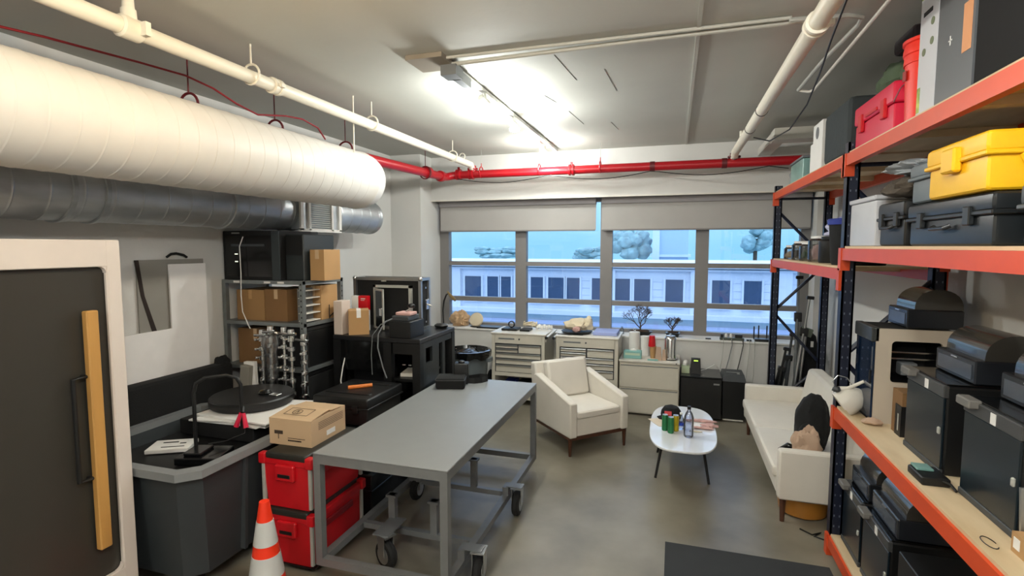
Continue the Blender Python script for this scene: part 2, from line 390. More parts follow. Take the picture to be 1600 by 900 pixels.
m = M(); ring(m, (-2.75, 6.62, 3.40), .04, .007); m.tube([(-2.75, 6.9, 3.335), (-2.75, 7.0, 3.28), (-2.75, 7.0, 3.22)], [.044, .044, .044], 14); m.build('elbow', CREAM, t)
t = pipe('sprinkler_pipe', 'white sprinkler pipe on the right beside the rack', .66, 3.325, -3.9, 6.9, .046, CREAM, (), (3.1,))
for y in (4.87, 5.58): M().lathe([(.047, -.008), (.05, -.008), (.05, .008), (.047, .008)], (.66, y, 3.325), 'Y', 20, cap=False).build('strap', BLK, t)
M().tube([(.66, 6.85, 3.325), (.66, 6.98, 3.29), (.66, 7.0, 3.22)], .046, 14).tube([(.66, 6.3, 3.36), (.66, 6.3, 3.45)], .02).build('elbow', CREAM, t)
t = thing('fire_pipe', 'bright red fire sprinkler main along the window wall and left wall', 'pipe', (-.9, 7.0, 3.15))
M().tube([(-3.20, -3.9, 3.09), (-3.20, 3.2, 3.10), (-3.13, 6.80, 3.17), (-3.115, 6.92, 3.18), (-3.06, 6.98, 3.20), (-2.98, 7.0, 3.21), (1.5, 7.0, 3.215)], .055, 20).build('pipe_run', RED, t)
for x in (-2.96, -2.77, -1.34):
    M().lathe([(.056, -.04), (.074, -.035), (.074, -.012), (.062, -.01), (.062, .01), (.074, .012), (.074, .035), (.056, .04)], (x, 7.0, 3.215), 'X', 20).box(x-.015, x+.015, 6.985, 7.015, 3.285, 3.32).build('coupling', RED, t)
for y in (6.76, 6.35): M().lathe([(.056, -.04), (.074, -.035), (.074, .035), (.056, .04)], (-3.13, y, 3.17), 'Y', 20).build('coupling', RED, t)
for x in (-2.53, .66): M().tube([(x-.22*(x < 0), 7.0, 3.22), (x-.22*(x < 0), 7.0, 3.33)], .05, 16).lathe([(.05, .06), (.075, .062), (.075, .08), (.05, .082)], (x-.22*(x < 0), 7.0, 3.215), 'Z').build('tee_fitting', DKRED if x > 0 else RED, t)
for x in (-.30, .55): M().lathe([(.057, -.03), (.062, -.03), (.062, .03), (.057, .03)], (x, 7.0, 3.215), 'X', 20).build('clamp_band', DKRED, t)
for x in (-2.62, -1.78, -.96):
    m = M(); ring(m, (x, 7.0, 3.235), .075, .008, 'X'); m.tube([(x, 7.0, 3.31), (x, 7.0, 3.36)], .006); m.build('pipe_hanger', RED, t); M().tube([(x, 7.0, 3.36), (x, 7.0, ZC)], .003).build('hanger_rod', TRIM, t)
for y in (2.85, 3.65, 6.3, 4.6):
    m = M(); xx = -3.19+.017*max(0, y-3.2); ring(m, (xx, y, 3.16), .08, .009); m.tube([(xx, y, 3.24), (xx, y, ZC)], .005); m.build('pipe_hanger', DKRED, t)
pts = []
for k in range(41):
    x = -2.95+4.2*k/40; pts.append((x, 6.93, 3.15-.075*abs(math.sin(x*2.35+.7))))
tag(M().tube(pts, .005).build('black_cable', BLK), 'thin black cable drooping below the red pipe', 'cable')
pts = [(-3.30, 1.0, 3.2), (-3.22, 1.5, 3.25), (-3.2, 2.0, 3.30), (-3.18, 2.5, 3.33), (-3.13, 2.78, 3.33), (-3.05, 2.92, 3.28), (-3.03, 3.1, 3.22), (-3.03, 3.3, 3.19), (-3.03, 3.6, 3.25), (-3.03, 3.8, 3.27), (-3.03, 4.0, 3.24), (-3.03, 4.1, 3.16)]
tag(M().tube(pts, .007).build('red_cable', mat('maroon_cable', '#80141f', .5)), 'red alarm cable sagging over the top of the white duct', 'cable')
t = thing('track_light', 'ceiling light track with three lit spot heads in the room centre', 'track light', (-1.6, 5.2, 3.45))
M().box(-1.61, -1.57, 3.75, 7.2, 3.50, 3.53).build('track', mat('pale_track', '#b9b9b4', .5), t)
M().box(-1.62, -1.56, 3.72, 3.95, 3.44, 3.51).build('feed_box', MGRAY, t)
for i, l in enumerate(LAMPS):
    h = M().tube([(l[0], l[1], 3.5), (l[0], l[1], 3.44)], .012).tube([(l[0]-.02, l[1]-.06, 3.45), (l[0], l[1]+.02, 3.41)], [.03, .042], 14).build('spot_head', TRIM, t)
    M().lathe([(.02, -.035), (.05, -.025), (.055, 0), (.02, .01)], (l[0], l[1]+.02, l[2]+.06), 'Z').build('lens', BULB, h)
for i, (x, y) in enumerate(((-1.6, 1.95), (-.5, .3), (-1.2, -2.0), (.35, 1.2))):  # bodies for the unseen lights; all but the warm one are made up
    t = thing('unseen_ceiling_lamp', ('warm', 'added near', 'added rear', 'added right')[i]+' small ceiling lamp out of view', 'lamp', (x, y, 3.3))
    M().lathe([(.03, .25), (.03, .08), (.07, .06), (.08, 0), (.075, 0)], (x, y, 3.3), 'Z').build('lamp_body', WHITEM, t)
t = thing('junction_plate', 'square grey junction plate on the ceiling at the track end', 'junction box', (-1.7, 3.62, 3.5))
M().box(-1.86, -1.58, 3.44, 3.72, 3.515, ZC-.002).build('plate', mat('taupe_plate', '#8b8274', .6), t)
M().box(-1.66, -1.54, 3.60, 3.74, 3.44, 3.515).build('box', MGRAY, t)
t = thing('ceiling_conduit', 'pair of thin conduits crossing the ceiling from the junction plate', 'conduit', (-.3, 3.57, 3.51))
M().tube([(-1.6, 3.53, 3.535), (.62, 3.53, 3.535)], .011).build('conduit', CEIL, t)
M().tube([(-1.58, 3.63, 3.522), (-.2, 3.6, 3.53), (.9, 3.58, 3.53)], .015).build('conduit', CEIL, t)
t = thing('cable_strut', 'rounded grey strut channel fixed to the ceiling beside the right pipe', 'strut', (.9, 3.9, 3.49))
M().tube([(.60, 3.47, 3.50), (.90, 3.50, 3.50), (.985, 3.55, 3.50), (1.0, 3.66, 3.50), (.96, 4.3, 3.50), (.95, 5.0, 3.50)], .014).build('channel', TRIM, t)
tag(M().tube([(1.02, 2.6, 3.47), (1.03, 3.4, 3.47), (1.05, 4.92, 3.47), (1.02, 4.96, 3.47), (.95, 5.0, 3.5)], .011).build('conduit', WHITEM), 'slim straight white conduit between right pipe and rack', 'conduit')
tag(M().tube([(.80, 3.0, 3.50), (.85, 3.6, 3.42), (.93, 4.2, 3.40), (.98, 4.8, 3.33), (.95, 5.3, 3.24), (.85, 5.7, 3.22), (.72, 5.8, 3.28)], .006).build('black_cable', BLK), 'black cable hanging in a loop beside the right pipe', 'cable')
t = thing('line_set_cover', 'white boxed duct cover on the ceiling in the right corner', 'duct cover', (1.2, 6.6, 3.3))
M().box(.98, 1.75, 6.25, 6.5, 3.33, 3.45).build('cover', WHITEM, t); M().box(.98, 1.12, 6.5, 7.44, 3.35, 3.44).build('cover_run', WHITEM, t)
for i, (x0, y0, x1, y1) in enumerate(((-.85, 3.75, -.80, 4.35), (-.55, 4.15, -.52, 4.75), (-1.15, 4.7, -1.1, 4.95), (-1.05, 5.3, -1.0, 5.9), (-.7, 5.9, -.66, 6.3))):
    S(M().tube([(x0, y0, ZC-.001), ((x0+x1)/2, (y0+y1)/2, ZC-.001), (x1, y1, ZC-.001)], .0022), 'trim_%d' % (i+5), mat('crack_filler', '#8d8b86', .8))

# ================================================ LEFT SIDE
# office pod
PX = -3.1
t = thing('phone_booth', 'off-white office phone booth with dark glass door and wooden handle', 'phone booth', (-3.55, 1.5, 0))
yA, yB, zb, zt = .55, 2.262, .05, 2.237
m = M()
m.box(-4.08, PX-.03, yA, yB, zb, .16); m.box(-4.08, PX-.03, yA, yB, zt-.1, zt); m.box(-4.08, PX-.03, yB-.06, yB, .1, zt); m.box(-4.08, PX-.03, yA, yA+.06, .1, zt); m.box(-4.08, -4.02, yA, yB, .1, zt)
m.build('shell', PODW, t)
m = M()   # face frame with a rounded opening
oy0, oy1, oz0, oz1, rr = yA+.16, 2.175, .285, 2.085, .035
m.box(PX-.03, PX, yA, oy0, zb, zt, b=.008); m.box(PX-.03, PX, oy1, yB, zb, zt, b=.008); m.box(PX-.03, PX, oy0-.01, oy1+.01, oz1, zt-.001, b=.004); m.box(PX-.03, PX, oy0-.01, oy1+.01, zb, oz0, b=.004)
for cy, cz, a0 in ((oy1-rr, oz1-rr, 0), (oy1-rr, oz0+rr, 270), (oy0+rr, oz1-rr, 90), (oy0+rr, oz0+rr, 180)):
    sy = 1 if cy > 1 else -1; sz = 1 if cz > 1 else -1
    poly = [(cy+sy*rr*1.02, cz+sz*rr*1.02)]+[(cy+rr*math.cos(math.radians(a0+15*k)), cz+rr*math.sin(math.radians(a0+15*k))) for k in range(7)]
    m.prism(poly, PX-.03, PX-.001, 'YZ')
m.build('face_frame', PODW, t)
M().box(-3.16, -3.135, oy0-.01, oy1+.01, oz0-.01, oz1+.01).build('glass_door', PODGL, t)
h = M().box(PX-.012, PX+.03, 2.035, 2.10, .475, 1.845, b=.006).build('door_handle', WOOD, t)
M().tube([(-3.13, 2.03, 1.48), (PX+.0, 2.03, 1.48), (PX+.0, 1.965, 1.48), (PX+.0, 1.965, .90), (PX, 2.03, .90), (-3.13, 2.03, .90)], .012, 8).build('pull_bar', BLK, t)
for y in (yA+.1, yB-.1): M().lathe([(.03, 0), (.03, .06)], (-3.5, y, 0)).build('foot', BLK, t)

tag(M().prism([(2.5, 0), (3.72, 0), (3.72, 2.05), (3.36, 2.05), (3.36, 1.505), (2.5, 1.505)], -4.075, -4.06, 'YZ').build('foam_board', mat('white_foam_board', '#eceae8', .8)), 'L-shaped white foam board leaning on the left wall', 'board')
t = thing('display_board', 'grey board with dark edge and black handle behind the white foam board', 'board', (-4.09, 3.4, 0))
M().box(-4.10, -4.085, 3.10, 3.72, 0, 2.09).build('panel', mat('grey_board', '#8d8a83', .7), t)
M().tube([(-4.08, 3.36, 2.11), (-4.08, 3.40, 2.135), (-4.08, 3.45, 2.14), (-4.08, 3.52, 2.125), (-4.08, 3.55, 2.105)], .011).build('handle', BLK, t)
M().prism([(3.08, 2.09), (3.115, 2.09), (3.15, 1.8), (3.24, 1.5), (3.20, 1.5), (3.12, 1.8)], -4.084, -4.08, 'YZ').build('edge_tape', mat('dark_brown', '#2a201b', .8), t)
tag(M().box(-4.055, -3.90, 2.35, 3.84, 0, 1.13, b=.05).blob((-3.98, 3.78, 1.12), (.06, .07, .08), 2, .2).build('equipment_bag', BLKF), 'long black soft equipment bag standing between the wall and the grey bin', 'bag')

# big grey bin
t = thing('utility_bin', 'large dark grey wheeled utility bin with open top', 'bin', (-3.3, 2.95, 0))
def ringwall(m, ox, iz, z0, z1): pass
X0, X1, Y0, Y1 = -3.87, -2.71, 2.29, 3.53
def octo(x0, x1, y0, y1, c): return [(x0+c, y0), (x1-c, y0), (x1, y0+c), (x1, y1-c), (x1-c, y1), (x0+c, y1), (x0, y1-c), (x0, y0+c)]
m = M(); lv = [(octo(X0+.12, X1-.09, Y0+.10, Y1-.1, .1), .12), (octo(X0+.03, X1-.03, Y0+.03, Y1-.03, .1), .80), (octo(X0+.06, X1-.06, Y0+.06, Y1-.06, .1), .80), (octo(X0+.15, X1-.12, Y0+.13, Y1-.13, .1), .18)]
vs_ = [(x, y, z) for pl, z in lv for x, y in pl]; fs = [tuple(range(8)), tuple(range(24, 32))]
for i in range(3):
    for k in range(8): fs.append((i*8+k, i*8+(k+1) % 8, i*8+8+(k+1) % 8, i*8+8+k))
m.add(vs_, fs); m.build('tub', mat('charcoal_bin_plastic', '#33383b', .55), t)
m = M(); A = octo(X0-.01, X1+.01, Y0-.01, Y1+.01, .1); B = octo(X0+.055, X1-.055, Y0+.055, Y1-.055, .09)
vs_ = [(x, y, z) for pl, z in ((A, .80), (A, .85), (B, .85), (B, .80)) for x, y in pl]; fs = []
for i in range(4):
    for k in range(8): fs.append((i*8+k, i*8+(k+1) % 8, ((i+1) % 4)*8+(k+1) % 8, ((i+1) % 4)*8+k))
m.add(vs_, fs); m.build('rim', mat('grey_rim_plastic', '#7d8082', .5), t)
for y in (2.75, 3.2): M().frustum((X1-.085, X1-.045, y-.012, y+.012), (X1-.035, X1-.012, y-.012, y+.012), .14, .80).build('rib', DGRAY, t)
for x in (X0+.25, X1-.25):
    for y in (Y0+.25, Y1-.25): M().lathe([(.06, -.02), (.06, .02)], (x, y, .06), 'X').box(x-.03, x+.03, y-.03, y+.03, .06, .125).build('caster', RUBBER, t)
tag(box(-3.72, -2.95, 2.50, 3.40, .18, .74, b=.01).build('storage_crate', BLK), 'black crate inside the grey bin', 'crate')
tag(box(-3.66, -2.95, 3.05, 3.42, .745, .862, b=.01).build('storage_box', BLK2), 'flat black box filling the far end of the grey bin', 'box')
m = M()
for k, (a, dz) in enumerate(((.05, 0), (-.12, .012), (.2, .024), (-.05, .036))):
    T = Matrix.Translation((-3.22+.02*k, 3.32, .865+dz)) @ Matrix.Rotation(a, 4, 'Z'); q = M(T)
    m.T = T; m.box(-.33, .36, -.28, .28, 0, .011)
tag(m.build('paper_stack', WHITE), 'white sheets of card under the round black disc', 'paper')
t = thing('turntable', 'round flat black turntable disc lying on white card over the bin', 'turntable', (-3.3, 3.42, .915))
M().lathe([(.26, .0), (.31, .005), (.32, .02), (.32, .065), (.31, .075), (.02, .077)], (-3.3, 3.42, .915), 'Z', 48).build('disc', BLK, t)
M().lathe([(.05, 0), (.055, .01), (.04, .025), (.01, .03)], (-3.2, 3.45, .992), 'Z').build('knob', BLKG, t)
M().box(-3.12, -3.04, 3.40, 3.46, .992, 1.004, b=.003).build('display', CHROME, t)
tag(M().tube([(-3.24, 2.82, .76), (-3.24, 2.82, 1.16), (-3.225, 2.83, 1.23), (-3.18, 2.86, 1.265), (-3.07, 2.945, 1.275), (-3.02, 2.985, 1.25), (-3.0, 3.0, 1.20), (-3.0, 3.0, .87)], .013, 10).build('hoop_handle', BLK), 'bent black tubular handle standing up out of the grey bin', 'handle')
t = thing('spring_clamp', 'small bright red spring clamp at the foot of the black hoop handle', 'clamp', (-2.96, 2.98, .88))
for s in (-1, 1): M().tube([(-2.96+.012*s, 2.965, 1.0), (-2.96+.045*s, 2.95, .90)], [.012, .018], 8).build('grip', REDPK, t)
M().tube([(-2.96, 2.97, 1.0), (-2.985, 3.0, 1.03)], .012).build('jaw', BLK, t)
t = thing('booklet', 'white booklet with black print lying in the grey bin', 'booklet', (-3.44, 2.80, .745))
m = L(t); m.T = m.T @ Matrix.Rotation(.5, 4, 'Z'); m.box(-.14, .14, -.10, .10, 0, .03, b=.004); bk = m.build('cover', WHITE, t)
m = L(t); m.T = m.T @ Matrix.Rotation(.5, 4, 'Z'); m.box(-.07, .03, .03, .045, .031, .033).box(.05, .09, .0, .015, .031, .033).box(-.05, .10, -.06, -.052, .031, .033); m.build('print', BLK, bk)
tag(M(Matrix.Translation((-3.05, 2.72, .745)) @ Matrix.Rotation(.3, 4, 'Z')).box(-.14, .14, -.12, .12, 0, .05, b=.006).box(-.1, .02, -.08, .08, .05, .07, b=.005).build('laptop_dock', BLKG), 'black electronic box lying flat in the near end of the bin', 'device')
tag(M().tube([(-2.95, 2.98, .93), (-2.93, 2.95, .86), (-3.0, 2.85, .83), (-3.05, 2.75, .84)], .004).build('black_cable', BLK), 'thin black wire hanging from the red clamp into the bin', 'cable')

# grey metal shelf
t = thing('metal_shelf', 'grey slotted steel shelving unit against the left wall', 'shelf', (-3.62, 4.2, 0))
SX0, SX1, SY0, SY1 = -4.09, -3.18, 3.92, 4.52
for x in (SX0, SX1-.04):
    for y in (SY0, SY1-.04): 
        p = M().box(x, x+.04, y, y+.04, 0, 1.89).build('post', GALV2, t)
m = M()
for k in range(36): m.box(SX1-.026, SX1-.014, SY0-.001, SY0, .1+k*.05, .115+k*.05).box(SX1, SX1+.001, SY1-.026, SY1-.014, .1+k*.05, .115+k*.05)
m.build('post_slots', BLK, t)
for z in (.15, .6, 1.05, 1.47, 1.855): M().box(SX0, SX1, SY0+.001, SY1-.001, z, z+.032).build('shelf_board', GALV2, t)
for x in (-3.95, -3.60, -3.45): M().box(x, x+.07, SY0-.003, SY0, 1.862, 1.88).build('label', WHITE, t)
def carton(label, x0, x1, y0, y1, z0, z1, mt=CARD, tape=None, rot=0, cat='box', name='cardboard_box', gr=None):
    cx, cy = (x0+x1)/2, (y0+y1)/2
    t = thing(name, label, cat, (cx, cy, z0), rot, gr); a, b, h = (x1-x0)/2, (y1-y0)/2, z1-z0
    L(t).box(-a, a, -b, b, 0, h-.004).build('carton', mt, t)
    m = L(t).box(-a, a, -b, -.004, h-.004, h).box(-a, a, .004, b, h-.004, h); m.build('flap', mt, t)
    L(t).box(-.02, .02, -b-.001, b+.001, h, h+.001).box(-.02, .02, -b-.0015, -b, h*.7, h).build('tape', tape or CARDL, t)
    return t
carton('brown cardboard box on the left of the middle shelf', -4.0, -3.68, 4.0, 4.4, 1.503, 1.79, mat('shaded_tan_cardboard', '#97744a', .85), CARD)  # shelf shade is mixed into the colours of this and the next carton
carton('shade-darkened brown cardboard box on the middle shelf beside the left one', -3.67, -3.42, 4.0, 4.4, 1.503, 1.80, CARDD)
carton('tan cardboard box at the back right of the middle shelf behind the paper trays', -3.38, -3.20, 4.20, 4.45, 1.503, 1.83, CARD)
carton('dark brown cardboard box on the lower shelf behind the silver stands', -4.0, -3.60, 4.0, 4.4, 1.083, 1.42, CARDD)
t = thing('paper_tray', 'stack of pale paper trays on the right end of the steel shelf', 'paper tray', (-3.30, 4.07, 1.503))
for k in range(5): L(t).box(.02, .115, -.10, .10, .01+k*.07, .018+k*.07, b=.003).build('tray', WHITEM, t)
L(t).box(.02, .03, -.10, .10, 0, .31).build('back_panel', MGRAY, t)
t = thing('server_cabinet', 'black cabinet with small lights on top of the steel shelf', 'cabinet', (-3.7, 4.2, 1.888))
M().box(-4.09, -3.44, 3.95, 4.5, 1.888, 2.345, b=.01).build('body', BLK2, t)
M().box(-4.05, -3.52, 3.942, 3.95, 1.92, 2.30).build('front_glass', BLKG, t)
M().box(-3.52, -3.44, 3.938, 3.95, 1.89, 2.34).build('door_frame', mat('dark_blue_grey', '#2f3639', .5), t)
M().box(-3.98, -3.60, 3.935, 3.942, 2.20, 2.222).build('shelf_strip', DGRAY, t)
for z in (2.125, 2.055): M().box(-3.94, -3.91, 3.936, 3.942, z, z+.008).build('indicator', LEDW, t)
M().box(-3.97, -3.88, 3.936, 3.942, 2.318, 2.33).build('badge', TRIM, t)
t = thing('computer_tower', 'black computer tower beside the cabinet on the steel shelf', 'computer', (-3.32, 4.2, 1.888))
M().box(-3.42, -3.22, 4.0, 4.45, 1.888, 2.31, b=.008).build('case', mat('graphite_case', '#23292b', .5), t)
M().box(-3.41, -3.23, 3.996, 4.0, 2.12, 2.30).build('upper_panel', BLK, t)
carton('small tan cardboard box on the right end of the steel shelf top', -3.20, -3.06+.01, 4.06, 4.3, 1.888, 2.17, CARD)
tag(M().tube([(-3.83, 3.93, 2.29), (-3.845, 3.90, 2.2), (-3.84, 3.9, 1.95), (-3.83, 3.88, 1.75), (-3.80, 3.86, 1.6), (-3.72, 3.84, 1.48), (-3.7, 3.84, 1.45)], .0045).build('white_cable', WHITE), 'white cable hanging down the front of the steel shelf', 'cable')
tag(M(Matrix.Translation((-3.83, 3.80, 0)) @ Matrix.Rotation(.12, 4, 'Y')).box(-.05, .05, -.05, .03, 0, 1.13, b=.004).build('binder', mat('grey_binder', '#8a867c', .7)), 'narrow grey board standing behind the bin with a round label', 'binder')
tag(M(Matrix.Translation((-3.65, 3.82, 0)) @ Matrix.Rotation(-.04, 4, 'Y')).box(-.06, .06, -.02, .02, 0, 1.15, b=.003).build('card_sheet', WHITE), 'white card sheet standing just left of the silver stands', 'panel')

# light stands
def stand(x, y, h, seed, label, wrap=False):
    t = thing('light_stand', label, 'light stand', (x, y, 0), 0, 'folded light stands')
    rnd = random.Random(seed)
    M().tube([(x, y, .05), (x, y, h*.72)], .020, 12).tube([(x, y, h*.7), (x, y, h)], .014, 12).build('column', CHROME if not wrap else STEEL, t)
    for k in range(3):
        a = 2*PI*k/3+seed; dx, dy = math.cos(a), math.sin(a)
        M().tube([(x+dx*.025, y+dy*.025, h*.62), (x+dx*.04, y+dy*.04, .04), (x+dx*.05, y+dy*.05, 0.01)], .010, 8).build('leg', CHROME, t)
    for z in (h*.62, h*.70, h*.77, h*.84, h*.90, h*.96):
        M().lathe([(.022, -.022), (.031, -.016), (.031, .016), (.022, .022)], (x, y, z), 'Z', 14).build('collar', CHROME, t)
        a = rnd.uniform(2.6, 5.8)
        M().tube([(x, y, z), (x+.06*math.cos(a), y+.06*math.sin(a), z)], .010, 6).lathe([(.014, -.01), (.016, 0), (.014, .01)], (x+.055*math.cos(a), y+.055*math.sin(a), z), 'Z', 8).build('knob', CHROME, t)
    a = rnd.uniform(-.3, .3)
    M().tube([(x-.06, y-.03, h-.02), (x+.06, y-.01, h-.02+.05*a)], .014, 8).lathe([(.026, -.04), (.03, 0), (.026, .03)], (x, y, h), 'Z', 12).build('grip_head', CHROME, t)
for i, (x, y, h, lab) in enumerate(((-3.55, 3.82, 1.42, 'chrome light stand at the left end of the bundle before the shelf'), (-3.44, 3.80, 1.46, 'chrome light stand wrapped in clear film in the middle of the bundle'), (-3.33, 3.84, 1.45, 'chrome light stand just right of the film-wrapped one'), (-3.22, 3.80, 1.44, 'chrome light stand second from the right of the bundle'), (-3.12, 3.84, 1.40, 'chrome light stand at the right end of the bundle beside the black bench'))):
    stand(x, y, h, i+1, lab, i == 1)
tag(M().lathe([(.055, .55), (.06, .8), (.062, 1.1), (.058, 1.25), (.078, 1.33), (.07, 1.4), (.04, 1.42)], (-3.44, 3.80, 0), 'Z', 18, cap=False).build('plastic_wrap', FILM), 'crinkled clear plastic film around one chrome light stand', 'plastic wrap')

# black bench unit
t = thing('equipment_bench', 'large black equipment bench with open bays and square side windows', 'bench', (-2.67, 4.69, 0))
UX0, UX1, UY0, UY1, UZ = -3.14, -2.21, 4.28, 5.08, 1.35
M().box(UX0, UX1, UY0, UY1, UZ-.045, UZ, b=.006).build('top', mat('black_bench_top', '#1b1c1e', .35), t)
for x in (UX0, -2.59, UX1-.08):
    for y in (UY0+.002, UY1-.072): M().box(x, x+.08, y, y+.07, 0, UZ-.045).build('post', BLK, t)
M().box(UX0+.08, -2.59, UY0+.01, UY0+.04, 1.02, UZ-.045).build('fascia_panel', BLKG, t)
M().box(UX0+.08, -2.59, UY0+.22, UY0+.25, .2, 1.02).build('back_panel', mat('smoke_panel', '#1d1d1f', .25), t)
M().box(UX0+.05, UX1-.05, UY0+.075, UY1-.075, .16, .2).build('shelf_board', BLK, t)
M().box(-2.50, UX1-.085, UY0+.03, UY1-.02, .94, .965).build('shelf_board', BLK, t)
M().box(-2.50, UX1-.085, UY0+.02, UY0+.05, UZ-.15, UZ-.045).build('apron', BLK, t)
m = M(); sx0, sx1 = UX1-.03, UX1-.005
for a, b, c, d in ((UY0+.08, UY1-.08, 1.245, 1.304), (UY0+.08, UY0+.13, .2, 1.245), (UY0+.27, UY0+.42, .2, 1.245), (UY0+.13, UY0+.27, .2, 1.10), (UY0+.50, UY0+.56, .2, 1.245)): m.box(sx0, sx1, a, b, c, d)
m.build('side_panel', mat('charcoal_panel', '#1f2426', .4), t, smooth=False)
M().box(UX0+.08, UX1-.085, UY1-.02, UY1-.001, .2, UZ-.046).build('rear_panel', BLK2, t)
tag(M(Matrix.Translation((-2.41, 4.50, .966)) @ Matrix.Rotation(.2, 4, 'Z')).box(-.08, .08, -.12, .12, 0, .035, b=.004).build('document_tray', WHITEM), 'white paper tray inside the right bay of the black bench', 'tray')
t = thing('keys', 'two small metal latches on the front of the bench right bay', 'keys', (-2.37, 4.28, 1.1))
for x in (-2.38, -2.32): M().box(x, x+.03, 4.262, 4.275, 1.105, 1.115).build('key', CHROME, t)
tag(M().box(-2.98, -2.84, 4.34, 4.48, .2, .56, b=.01).build('storage_box', WHITEM), 'white box inside the left bay of the black bench', 'box')
t = thing('flight_case', 'black flight case with aluminium edges standing on the black bench', 'flight case', (-2.82, 4.86, UZ))
FX0, FX1, FY0, FY1, FZ0, FZ1 = -3.215, -2.43, 4.75, 4.96, UZ, 1.882
M().box(FX0+.02, FX1-.02, FY0+.03, FY1-.01, FZ0+.01, FZ1-.01).build('panel', BLK2, t)
m = M(); e = .03
for y in (FY0, FY1-e):
    for z in (FZ0, FZ1-e): m.box(FX0+e, FX1-e, y, y+e, z, z+e)
    for x in (FX0, FX1-e): m.box(x, x+e, y, y+e, FZ0, FZ1)
for x in (FX0, FX1-e):
    for z in (FZ0, FZ1-e): m.box(x, x+e, FY0+e, FY1-e, z, z+e)
m.build('edge_profile', STEEL, t, smooth=False)
for x in (FX0, FX1):
    for z in (FZ0+.025, FZ1): M().blob((x+(.013 if x == FX0 else -.013), FY0+.013, z-.012), (.026, .026, .026), 1, 0, 2, False).build('ball_corner', CHROME, t)
f0, f1, g0, g1 = -2.965, -2.535, UZ+.01, 1.805
M().box(f0, f0+.026, FY0-.02, FY0+.02, g0, g1).box(f1-.026, f1, FY0-.02, FY0+.02, g0, g1).box(f0, f1, FY0-.02, FY0+.02, g1-.026, g1).build('inner_frame', TRIM, t)
D = Matrix.Translation((f0+.026, FY0-.02, 0)) @ Matrix.Rotation(-.55, 4, 'Z')
d = M(D).box(.018, .16, -.011, .0, g0+.02, g1-.055).build('door', BLKG, t)
M(D).box(.0, .018, -.013, .002, g0, g1-.035).box(.16, .178, -.013, .002, g0, g1-.035).box(0, .178, -.013, .002, g1-.055, g1-.035).build('door_frame', TRIM, d)
M(D).box(.135, .178, -.035, -.011, 1.50, 1.58, b=.004).build('door_latch', CHROME, d)
for z in (1.42, 1.6, 1.77): M().box(FX1-.005, FX1+.004, 4.84, 4.86, z, z+.018).build('rivet', CHROME, t)
M().box(FX1, FX1+.018, 4.83, 4.89, 1.555, 1.66, b=.004).tube([(FX1+.018, 4.85, 1.61), (FX1+.06, 4.86, 1.59)], .007).build('butterfly_latch', CHROME, t)
M().box(-2.88, -2.83, FY0-.004, FY0+.01, 1.84, 1.853).build('badge', TRIM, t)
tag(box(-3.14, -3.045, 4.30, 4.44, UZ, 1.675, b=.004).build('white_box', mat('pale_pink_white_card', '#cbbdb2', .7)), 'tall narrow white box at the left end of the black bench', 'box')
carton('tan cardboard box set at an angle on the black bench', -3.045, -2.855, 4.34, 4.53, UZ, 1.585, CARD, WHITE, .6)
t = thing('product_box', 'white and red retail box behind the tan box on the black bench', 'box', (-3.05, 4.62, UZ))
M().box(-3.13, -2.95, 4.59, 4.64, UZ, 1.70).build('carton', WHITE, t); M().box(-3.05, -2.948, 4.586, 4.642, 1.56, 1.702).build('red_panel', REDPL, t)
M().box(-3.02, -2.97, 4.584, 4.586, 1.67, 1.678).box(-3.02, -2.98, 4.584, 4.586, 1.655, 1.66).build('print', WHITE, t)
t = thing('black_cube_device', 'square black device with a lid on the right of the black bench', 'device', (-2.42, 4.42, UZ))
M().box(-2.53, -2.305, 4.285, 4.56, UZ, 1.508, b=.012).build('body', BLK, t)
M().box(-2.51, -2.34, 4.31, 4.53, 1.508, 1.555, b=.006).build('lid', DGRAY, t)
tag(box(-2.49, -2.335, 4.34, 4.48, 1.556, 1.585, b=.006).build('pink_box', PINK), 'flat pale pink box on top of the square black device', 'box')
t = thing('desk_clip', 'small black clip-on gadget on the pink box', 'gadget', (-2.38, 4.42, 1.586))
M().tube([(-2.41, 4.39, 1.59), (-2.35, 4.42, 1.63)], .006).build('arm', STEEL, t); M().blob((-2.365, 4.42, 1.64), (.038, .03, .026), 2, .1, 2).build('head', BLK, t)
tag(M().tube([(-2.545, 4.53, 1.53), (-2.60, 4.34, 1.49), (-2.62, 4.25, 1.39), (-2.62, 4.235, 1.26), (-2.56, 4.22, 1.08), (-2.51, 4.2, .99)], .006).build('grey_cable', MGRAY), 'grey cable arching over the front edge of the black bench', 'cable')
tag(M().tube([(-2.57, 4.55, 1.52), (-2.65, 4.34, 1.46), (-2.69, 4.26, 1.37), (-2.70, 4.25, 1.18), (-2.69, 4.245, 1.0)], .004).build('grey_cable', MGRAY), 'second thinner grey cable over the bench front edge', 'cable')
tag(M().tube([(-3.02, 4.30, 1.14), (-3.02, 4.26, 1.05), (-3.02, 4.22, .92), (-2.98, 4.2, .8), (-2.93, 4.2, .5), (-2.93, 4.2, .02)], .006).build('white_cable', WHITE), 'white cable dropping from the bench front to the floor', 'cable')
tag(M().blob((-2.32, 4.98, UZ+.022), (.075, .06, .03), 5, .15).build('mouse_device', BLK), 'small rounded dark device at the back right corner of the bench', 'device')
t = thing('wire_rack', 'small black wire rack on the middle level of the steel shelf', 'rack', (-3.24, 4.36, 1.503))
m = M(); m.tube([(-3.185, 4.30, 1.503), (-3.185, 4.30, 1.64)], .004).tube([(-3.185, 4.46, 1.503), (-3.185, 4.46, 1.64)], .004).tube([(-3.185, 4.30, 1.52), (-3.185, 4.46, 1.60)], .006); m.build('wire_arm', BLK, t)

